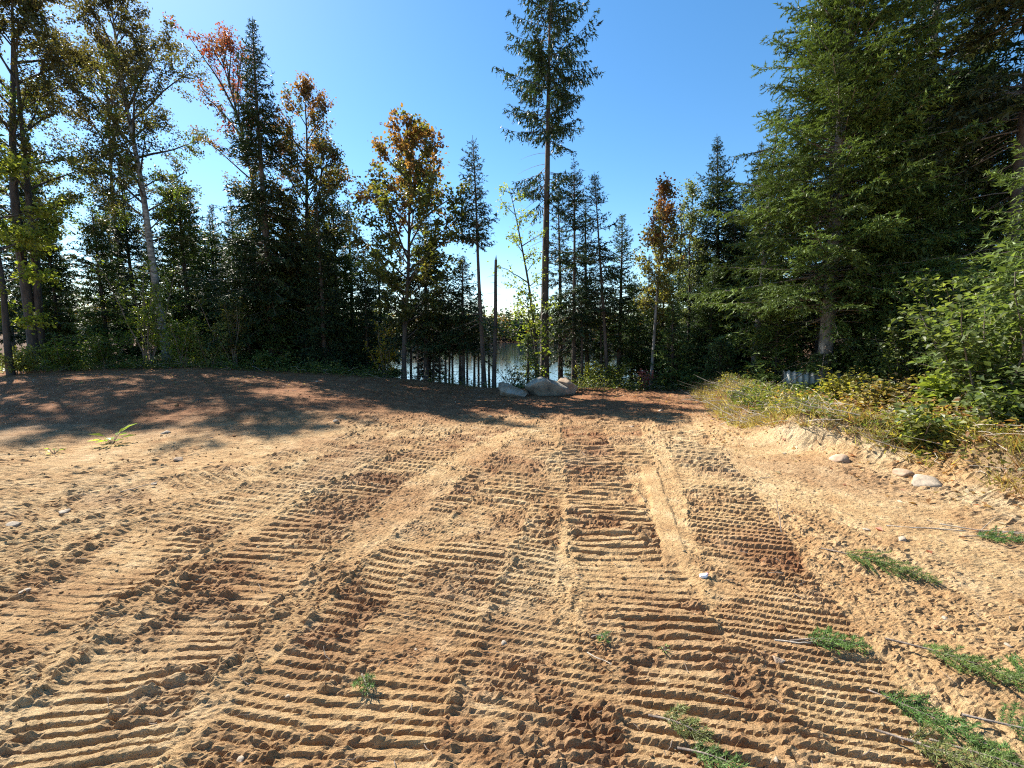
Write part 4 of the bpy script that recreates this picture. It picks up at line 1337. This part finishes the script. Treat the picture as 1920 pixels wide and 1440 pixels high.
# ------------------------------------------------------------------ ground cover on the bank and the forest floor (uncountable)
def ground_cover():
    rng = np.random.default_rng(95)
    mb = MB()
    # bank
    n = 4200
    y = rng.uniform(3.0, 13.0, n)
    x = np.interp(y, XR_Y, XR_X) + 0.4 + 5.5 * rng.random(n) ** 1.35
    den = fbm(x * 1.2, y * 1.2, 3, 181)
    ok = den > rng.uniform(0.25, 0.6, n)
    x, y = x[ok], y[ok]
    # far edge
    m = 2300
    x2 = rng.uniform(-19, 8, m)
    y2 = edge_y(x2) - 0.35 + 3.2 * rng.random(m) ** 1.5
    bare = (x2 > -4.5) & (x2 < 2.0)
    ok2 = ~bare | (rng.random(m) < 0.25)
    x2, y2 = x2[ok2], y2[ok2]
    which = np.concatenate([np.zeros(len(x), int), np.ones(len(x2), int)])
    x, y = np.concatenate([x, x2]), np.concatenate([y, y2])
    n = len(x)
    z = base_height(x, y)
    hue = fbm(x * 0.9, y * 0.9, 3, 191) + rng.normal(0, 0.07, n)
    pal = np.array([(0.09, 0.125, 0.035), (0.16, 0.17, 0.05), (0.30, 0.26, 0.07), (0.26, 0.14, 0.06), (0.22, 0.17, 0.09)])
    pick = np.digitize(hue, [0.42, 0.5, 0.58, 0.64])
    pick[which == 1] = np.where(rng.random((which == 1).sum()) < 0.75, 0, 1)
    K = 18
    drr = x - np.interp(y, XR_Y, XR_X)
    hgt = np.where(which == 0, rng.uniform(0.04, 0.50, n) * np.clip(0.2 + 0.5 * drr, 0, 1), rng.uniform(0.06, 0.5, n))
    hgt = np.where((x > 5.4) & (x < 8.6) & (y > 7.6) & (y < 10.2), hgt * 0.3, hgt)
    off = rng.normal(0, 0.10, (n, K, 2))
    base = np.stack([x[:, None] + off[:, :, 0], y[:, None] + off[:, :, 1], z[:, None] + hgt[:, None] * rng.random((n, K)) + 0.02], -1).reshape(-1, 3)
    N = n * K
    d = rand_unit(rng, N)
    d[:, 2] = d[:, 2] * 0.45 + 0.1
    d = norm(d)
    nrm = norm(np.array([0, 0, 1.0]) + rand_unit(rng, N) * 0.75)
    ll = rng.uniform(0.03, 0.085, N)
    col = np.repeat(pal[pick], K, 0) * rng.uniform(0.65, 1.4, (N, 1))
    leaves(mb, base, d, nrm, ll, ll * rng.uniform(0.45, 0.75, N), col)
    tag(mb.build("undergrowth", M_LEAF), "mixed low leaves and weeds over the bank and wood edge", "undergrowth", kind="stuff")
    # dry straw-coloured grass on the bank
    rng = np.random.default_rng(94)
    n = 1000
    y = rng.uniform(3.6, 12.5, n)
    x = np.interp(y, XR_Y, XR_X) + 0.25 - 0.3 * sstep(5.6, 7.0, y) + np.abs(rng.normal(0, 0.7, n))
    K = 16
    N = n * K
    bx = np.repeat(x, K) + rng.normal(0, 0.05, N)
    by = np.repeat(y, K) + rng.normal(0, 0.05, N)
    bzv = np.repeat(base_height(x, y), K)
    d = rand_unit(rng, N)
    d[:, 2] = np.abs(d[:, 2]) * 0.9 + 0.35
    pal = np.array([(0.42, 0.34, 0.17), (0.34, 0.27, 0.12), (0.26, 0.26, 0.09), (0.30, 0.17, 0.08)])
    mg = MB()
    blades(mg, np.stack([bx, by, bzv], 1), norm(d), rand_unit(rng, N), rng.uniform(0.07, 0.30, N), rng.uniform(0.006, 0.014, N),
           np.repeat(pal[rng.integers(0, 4, n)], K, 0) * rng.uniform(0.6, 1.2, (N, 1)))
    tag(mg.build("dry_grass", M_LEAF), "straw-coloured dry grass tufts along the bank", "grass", kind="stuff")
    # fallen leaves and needles lying on soil
    rng = np.random.default_rng(96)
    n = 6000
    y = np.concatenate([rng.uniform(10.5, 18, n // 2), rng.uniform(2.0, 12, n // 2)])
    x = np.concatenate([rng.uniform(-17, 6, n // 2), np.interp(y[n // 2:], XR_Y, XR_X) + rng.normal(1.2, 1.0, n // 2)])
    z = height(x, y) + 0.008
    base = np.stack([x, y, z], 1)
    d = rand_unit(rng, n)
    d[:, 2] *= 0.15
    d = norm(d)
    nrm = norm(np.array([0, 0, 1.0]) + rand_unit(rng, n) * 0.35)
    pal = np.array([(0.20, 0.11, 0.05), (0.32, 0.20, 0.08), (0.28, 0.10, 0.05), (0.40, 0.33, 0.20)])
    col = pal[rng.integers(0, 4, n)] * rng.uniform(0.6, 1.3, (n, 1))
    ll = rng.uniform(0.03, 0.075, n)
    mb = MB()
    leaves(mb, base, d, nrm, ll, ll * 0.7, col)
    tag(mb.build("leaf_litter", M_LEAF), "fallen brown leaves on the soil by the wood edge", "leaf litter", kind="stuff")


ground_cover()


# ------------------------------------------------------------------ ferns and yellow plants on the bank
def fern(name, loc, R, label, seed, color, group, fronds=9):
    rng = np.random.default_rng(seed)
    root = empty(name, loc)
    az = np.arange(fronds) * 2.4 + rng.normal(0, 0.3, fronds)
    L = R * rng.uniform(0.7, 1.15, fronds)
    s = np.linspace(0, 1, 7)
    dh = np.stack([np.cos(az), np.sin(az), 0 * az], 1)
    Pm = dh[:, None] * (L[:, None] * s)[:, :, None]
    Pm[:, :, 2] += L[:, None] * (1.0 * s - 0.75 * s ** 2)
    mb = MB()
    tubes(mb, Pm, np.full((fronds, 1), 0.004) * (1 - 0.7 * s), 3)
    mb.build("stems", M_TWIG, root, smooth=True, colors=False)
    k = 16
    q = np.tile(np.linspace(0.15, 0.98, k), fronds)
    f = np.repeat(np.arange(fronds), k)
    i0 = np.minimum((q * 6).astype(int), 5)
    fr = (q * 6 - i0)[:, None]
    B = Pm[f, i0] * (1 - fr) + Pm[f, i0 + 1] * fr
    tg = norm(Pm[f, i0 + 1] - Pm[f, i0])
    lat = norm(np.cross(tg, np.array([0, 0, 1.0])))
    B2 = np.concatenate([B, B])
    dd = norm(np.concatenate([tg * 0.5 + lat, tg * 0.5 - lat]) + rng.normal(0, 0.12, (2 * len(B), 3)))
    ll = np.tile(0.34 * L[f] * (1.05 - q), 2) * rng.uniform(0.8, 1.2, 2 * len(B))
    col = np.array(color) * rng.uniform(0.7, 1.35, (2 * len(B), 1))
    mc = MB()
    leaves(mc, B2, dd, norm(np.array([0, 0, 1.0]) + rand_unit(rng, len(B2)) * 0.3), ll, ll * 0.32 + 0.01, col)
    mc.build("fronds", M_LEAF, root)
    tag(root, label, "fern", group)
    return root


ferns = [
    (1605, 7.0, 0.42, YELLOW, "yellow fern in the middle of the right bank"), (1555, 7.6, 0.40, (0.30, 0.32, 0.06), "yellow-green fern below the big fir trunk"),
    (1500, 8.2, 0.38, (0.26, 0.30, 0.07), "pale fern left of the big fir trunk"), (1690, 6.6, 0.40, (0.42, 0.34, 0.05), "golden fern in front of the alder bushes"),
    (1640, 8.0, 0.36, (0.30, 0.14, 0.06), "rusty fern under the round leafy bush"), (1470, 9.0, 0.34, (0.28, 0.30, 0.06), "light fern at the left end of the corrugated pipe"),
    (1620, 6.2, 0.34, (0.36, 0.33, 0.06), "small yellow fern above the pale blocky stone"), (1530, 6.9, 0.30, (0.16, 0.22, 0.05), "green fern above the rounded pale stone"),
    (1720, 6.0, 0.36, (0.20, 0.24, 0.05), "green fern left of the broad-leaved low bush"), (1440, 9.8, 0.34, (0.30, 0.16, 0.06), "brown fern at the far end of the bank"),
    (1420, 8.6, 0.32, (0.34, 0.30, 0.09), "straw-coloured fern at the left end of the bank"), (1480, 7.4, 0.30, (0.30, 0.22, 0.08), "tan fern above the small stone on the bank"),
    (1445, 7.9, 0.28, (0.22, 0.25, 0.07), "small green fern left of the slash"), (1575, 6.4, 0.26, (0.34, 0.12, 0.05), "reddish fern among the slash on the bank"), (1670, 7.3, 0.36, (0.17, 0.23, 0.05), "fresh green fern behind the golden fern"),
]
for i, (px, Y, R_, c, lab) in enumerate(ferns):
    x = at(px, 760, Y)[0]
    fern("fern", (x, Y, bz(x, Y)), R_, lab, 900 + i, c, "ferns on the right bank")


# ------------------------------------------------------------------ sticks and slash
def stick(loc, L, az, tilt, r, label, seed, mat=M_DRY, forks=2, group="sticks and slash on the bank"):
    rng = np.random.default_rng(seed)
    s = np.linspace(0, 1, 7)
    d = np.array([math.cos(az) * math.cos(tilt), math.sin(az) * math.cos(tilt), math.sin(tilt)])
    Pm = d[None] * (L * s)[:, None] + np.cumsum(rng.normal(0, 0.012, (7, 3)), 0) * L
    mb = MB()
    tubes(mb, Pm, r * (1 - 0.6 * s), 6)
    for k in range(forks):
        i = rng.integers(2, 6)
        dd = norm((d + rand_unit(rng, 1)[0] * 0.7)[None])[0]
        dd[2] = abs(dd[2]) * 0.5
        s4 = np.linspace(0, 1, 4)
        tubes(mb, Pm[i][None] + dd[None] * (L * rng.uniform(0.15, 0.35) * s4)[:, None], r * 0.5 * (1 - 0.7 * s4), 4)
    o = mb.build("stick", mat, smooth=True, colors=False)
    o.location = loc
    return tag(o, label, "stick", group)


sticks = [
    # px, py, length, azimuth, tilt, radius, label
    (1500, 742, 0.55, 0.05, 0.02, 0.022, "pale thick stick lying before the big fir"), (1640, 828, 0.95, -0.15, 0.05, 0.012, "long dark stick lying along the bank by the dark stone"),
    (1510, 775, 0.6, -0.6, 0.1, 0.010, "thin grey stick slanting on the bank slash"), (1560, 800, 0.8, 0.2, 0.08, 0.010, "thin stick above the pale blocky stone"),
    (1690, 822, 0.9, 0.1, 0.06, 0.009, "thin bleached stick under the golden fern"), (1465, 1000, 0.30, 1.1, 0.75, 0.004, "thin twig standing up out of the right track"),
    (1660, 985, 1.0, -0.1, 0.03, 0.006, "thin branch lying across sand below the bank"), (1760, 985, 0.7, -0.5, 0.03, 0.005, "slender twig by the right picture edge"),
    (1450, 1205, 0.16, -0.25, 0.08, 0.005, "pale twig pointing at the cut fir bough"), (1100, 1228, 0.14, -0.8, 0.15, 0.003, "tiny twig in the middle track"),
    (225, 925, 0.30, 0.8, 0.1, 0.006, "thin pale twig on the left of the clearing"), (1725, 860, 0.9, -0.5, 0.12, 0.010, "grey stick leaning down the bank toward the flat slab"),
    (1700, 1395, 0.22, -0.55, 0.06, 0.004, "bleached twig among the lower right boughs"), (1430, 770, 0.5, 0.5, 0.15, 0.009, "short grey stick at the left of the slash"),
]
for i, (px, py, L_, az, tl, r_, lab) in enumerate(sticks):
    p = on_ground(px, py)
    for _ in range(6):
        p = on_ground(px, py, gz(p[0], p[1]))
    stick((p[0], p[1], p[2] + r_ + 0.01), L_, az, tl, r_, lab, 950 + i, M_DRY if i not in (1, 5) else M_TWIG)


def slash():
    """thin dead twigs tangled over the bank: too many to count"""
    rng = np.random.default_rng(97)
    n = 420
    y = rng.uniform(4.2, 11.5, n)
    x = np.interp(y, XR_Y, XR_X) + 0.25 - 0.35 * sstep(5.6, 7.0, y) + np.abs(rng.normal(0, 0.7, n))
    xe = rng.uniform(-17, 7, 260)
    x = np.concatenate([x, xe])
    y = np.concatenate([y, edge_y(xe) + rng.normal(0.15, 0.35, 260)])
    n = len(x)
    z = base_height(x, y) + rng.uniform(0.02, 0.16, n)
    L_ = rng.uniform(0.15, 0.75, n)
    az = rng.uniform(0, 6.28, n)
    d = np.stack([np.cos(az), np.sin(az), rng.normal(0.08, 0.22, n)], 1)
    s5 = np.linspace(0, 1, 5)
    Pm = np.stack([x, y, z], 1)[:, None] + d[:, None] * (L_[:, None] * s5)[:, :, None]
    Pm += np.cumsum(rng.normal(0, 0.018, Pm.shape), 1)
    mb = MB()
    tubes(mb, Pm, (0.003 + 0.006 * rng.random(n) ** 2)[:, None] * (1 - 0.6 * s5), 4)
    tag(mb.build("dead_twigs", M_DRY, smooth=True, colors=False), "tangle of thin dead twigs strewn over the bank and wood edge", "twigs", kind="stuff")


slash()


def chips():
    """bits of root, bark and twig trodden into the soil"""
    rng = np.random.default_rng(98)
    n = 520
    y = 1.3 + 10.5 * rng.random(n) ** 1.5
    x = rng.uniform(-1.3, 1.1, n) * (y + 0.6)
    ok = x < np.interp(y, XR_Y, XR_X)
    x, y = x[ok], y[ok]
    n = len(x)
    z = height(x, y) + 0.003
    L_ = rng.uniform(0.015, 0.07, n) * (0.7 + 0.22 * y)
    az = rng.uniform(0, 6.28, n)
    d = np.stack([np.cos(az), np.sin(az), rng.normal(0.05, 0.15, n)], 1)
    s4 = np.linspace(0, 1, 4)
    Pm = np.stack([x, y, z], 1)[:, None] + d[:, None] * (L_[:, None] * s4)[:, :, None]
    Pm += np.cumsum(rng.normal(0, 0.05, Pm.shape), 1) * L_[:, None, None]
    mb = MB()
    tubes(mb, Pm, (0.0010 + 0.0016 * rng.random(n))[:, None] * (0.7 + 0.25 * y)[:, None] * (1 - 0.5 * s4), 4)
    tag(mb.build("wood_debris", M_TWIG, smooth=True, colors=False), "bits of root and twig trodden into the cleared soil", "debris", kind="stuff")


chips()

# ------------------------------------------------------------------ cut fir boughs lying on the soil
def bough(loc, L, az, label, seed, color=(0.085, 0.125, 0.032), width=0.42, lift=0.025):
    rng = np.random.default_rng(seed)
    root = empty("fir_bough", loc, az)
    s = np.linspace(0, 1, 8)
    ax = np.stack([L * s, 0.04 * L * np.sin(s * 3 + seed), lift * np.sin(s * 2.6) + 0.01], 1)
    mb = MB()
    tubes(mb, ax, 0.0055 * (1 - 0.75 * s), 5)
    nt = int(L / 0.0125)
    q = 0.22 + 0.76 * (np.arange(nt) + rng.random(nt)) / nt
    B = interp_path(ax, s, q)
    sd = np.where(np.arange(nt) % 2 == 0, 1.0, -1.0)
    a = np.radians(rng.uniform(35, 65, nt))
    td = np.stack([np.cos(a), sd * np.sin(a), rng.normal(0.12, 0.2, nt)], 1)
    td = norm(td)
    tl = (width * L * (1 - q) ** 0.8 + 0.03) * rng.uniform(0.6, 1.15, nt)
    s4 = np.linspace(0, 1, 4)
    TP = B[:, None] + td[:, None] * (tl[:, None] * s4)[:, :, None]
    TP[:, :, 2] -= 0.12 * tl[:, None] * s4 ** 2
    tubes(mb, TP, np.full((nt, 1), 0.0017) * (1 - 0.5 * s4), 3)
    mb.build("stem", M_TWIG, root, smooth=True, colors=False)
    cnt = np.maximum(8, (tl / 0.0013).astype(int))
    w = np.repeat(np.arange(nt), cnt)
    r = (within(cnt) + rng.random(len(w))) / cnt[w]
    base = B[w] + td[w] * (tl[w] * r)[:, None]
    base[:, 2] -= 0.12 * tl[w] * r ** 2
    rp = rand_unit(rng, len(w))
    rp[:, 2] = rp[:, 2] * 0.6 + 0.1
    d = norm(td[w] * 0.6 + rp)
    ln = rng.uniform(0.014, 0.028, len(w))
    wd = rng.uniform(0.0024, 0.0042, len(w))
    col = np.array(color) * rng.uniform(0.6, 1.5, (len(w), 1)) * (rng.uniform(0.75, 1.25, nt)[w])[:, None]
    mc = MB()
    blades(mc, base, d, norm(np.array([0, 0, 1.0]) + rand_unit(rng, len(w)) * 0.6), ln, wd, col)
    mc.build("needles", M_NEEDLE, root)
    return tag(root, label, "fir bough", "cut fir boughs on the soil")


boughs = [
    # px, py of the butt, length, azimuth deg, label
    (1480, 1205, 0.36, -10, "green fir bough lying at the right edge of the track"), (1660, 1205, 0.62, -38, "long fir bough with dark stem on the sand at the right"),
    (1590, 1290, 0.50, -42, "dense fir bough left of the long bough"), (1640, 1375, 0.42, -30, "fir bough at the bottom near the lower right corner"),
    (1800, 1340, 0.50, -25, "fir bough running out of the lower right corner"), (1870, 1280, 0.40, 10, "fir bough cut off by the right picture edge"),
    (1540, 1030, 0.62, -50, "thin half-buried fir bough below the right bank"), (1800, 1010, 0.55, -12, "fir bough on the sand at the right edge under the bank"),
    (1215, 1350, 0.24, -25, "bright fir sprig at the bottom centre of the tracks"), (1270, 1410, 0.22, -20, "lower fir sprig beside the bright one"),
    (680, 1268, 0.13, -60, "small fir sprig alone in the lower left tracks"), (1740, 1385, 0.42, -35, "dark fir bough between the two lowest boughs"),
    (1110, 1198, 0.08, -30, "tiny fir tuft in the middle tracks"),
]
for i, (px, py, L_, az, lab) in enumerate(boughs):
    p = on_ground(px, py)
    for _ in range(3):
        p = on_ground(px, py, gz(p[0], p[1]))
    bough((p[0], p[1], p[2] + 0.002), L_, math.radians(az), lab, 980 + i, color=((0.075, 0.14, 0.028), (0.09, 0.135, 0.03), (0.065, 0.13, 0.028), (0.12, 0.14, 0.04), (0.08, 0.135, 0.032))[i % 5], width=(0.34, 0.27, 0.33, 0.24)[i % 4])


# ------------------------------------------------------------------ small green plants on the cleared soil
def seedling(px, py, sz, label, seed, color, n=12):
    rng = np.random.default_rng(seed)
    p = on_ground(px, py)
    for _ in range(3):
        p = on_ground(px, py, gz(p[0], p[1]))
    root = empty("seedling", (p[0], p[1], p[2]))
    mb = MB()
    s = np.linspace(0, 1, 4)
    az = np.arange(n) * 2.4
    d = np.stack([np.cos(az) * 0.7, np.sin(az) * 0.7, 0.4 + 0.9 * rng.random(n)], 1)
    L_ = sz * rng.uniform(0.4, 0.9, n)
    tubes(mb, d[:, None] * (L_[:, None] * s)[:, :, None], np.full((n, 1), 0.004) * (1 - 0.5 * s), 3)
    mb.build("stems", M_TWIG, root, smooth=True, colors=False)
    mc = MB()
    tip = d * L_[:, None] * 0.8
    dl = norm(d * np.array([1, 1, 0.25]))
    leaves(mc, tip, dl, norm(np.array([0, 0, 1.0]) + rand_unit(rng, n) * 0.3), sz * rng.uniform(0.5, 0.9, n), sz * rng.uniform(0.22, 0.34, n),
           np.array(color) * rng.uniform(0.75, 1.25, (n, 1)))
    mc.build("leaves", M_LEAF, root)
    tag(root, label, "seedling", "small plants on the cleared soil")


seedling(212, 832, 0.24, "bright green seedling alone on the left of the clearing", 1001, (0.26, 0.36, 0.06), 14)
seedling(102, 852, 0.12, "faint smaller seedling left of the bright green one", 1002, (0.20, 0.26, 0.06), 8)
seedling(1245, 1222, 0.03, "sparse weed sprout in the middle of the tracks", 1003, (0.2, 0.26, 0.09), 9)


# ------------------------------------------------------------------ corrugated pipe on the bank
def culvert():
    a, b = at(1468, 706, 9.9), at(1600, 703, 9.3)
    za = bz(a[0], a[1])
    root = empty("culvert_pipe", (a[0], a[1], za))
    n = 17
    Lp = float(np.hypot(b[0] - a[0] + 0.7, b[1] - a[1]))
    per = 14
    m = n * per + 1
    t = np.linspace(0, 1, m)
    r = 0.215 + 0.018 * np.cos(t * n * 2 * np.pi)
    ax = norm(np.array([[b[0] - a[0], b[1] - a[1], 0.0]]))[0]
    P0 = np.array([0, 0, 0.23])[None] + ax[None] * (Lp * t)[:, None]
    mb = MB()
    tubes(mb, P0, r, 28)
    mb.build("shell", plain_mat("grey_corrugated_pipe", (0.36, 0.36, 0.32), 0.45, 0.0, 0.5, 6.0, 0.45), root, smooth=True, colors=False)
    mi = MB()  # plain black tube just inside the shell, showing at the open ends
    tubes(mi, P0[[0, -1]], np.array([0.19, 0.19]), 28)
    mi.build("inner_tube", plain_mat("black_inner_tube", (0.02, 0.02, 0.02), 0.5), root, smooth=True, colors=False)
    tag(root, "grey corrugated drainage pipe lying behind the big fir trunk", "pipe")


culvert()


# ------------------------------------------------------------------ crushed drink bottle
def bottle():
    p = on_ground(1320, 1083)
    for _ in range(3):
        p = on_ground(1320, 1083, gz(p[0], p[1]))
    root = empty("crushed_bottle", (p[0], p[1], p[2] + 0.014), 0.5, 0.7)
    t = np.linspace(0, 1, 15)
    r = np.array([0.004, 0.021, 0.024, 0.022, 0.024, 0.020, 0.023, 0.024, 0.022, 0.024, 0.023, 0.018, 0.011, 0.009, 0.009])
    rng = np.random.default_rng(3)
    P = np.stack([0.085 * (t - 0.5), 0.004 * np.sin(t * 9), 0.003 * np.cos(t * 7)], 1)
    mb = MB()
    tubes(mb, P, r, 12)
    v = mb.v[0]
    v[:, 2] = np.clip(v[:, 2], -0.018, 0.016) + rng.normal(0, 0.0015, len(v))
    mb.build("body", plain_mat("milky_plastic", (0.78, 0.80, 0.84), 0.2, 0.0, 0.6, 40.0, 0.15), root, smooth=True, colors=False)
    mb = MB()
    tubes(mb, np.array([[0.040, 0.002, 0.002], [0.041, 0.002, 0.002], [0.053, 0.002, 0.002], [0.0535, 0.002, 0.002]]), np.array([0.002, 0.012, 0.012, 0.002]), 12)
    mb.build("cap", plain_mat("pink_cap", (0.75, 0.30, 0.32), 0.35), root, smooth=True, colors=False)
    tag(root, "crushed whitish plastic bottle with pink cap lying on the right track", "bottle")


bottle()
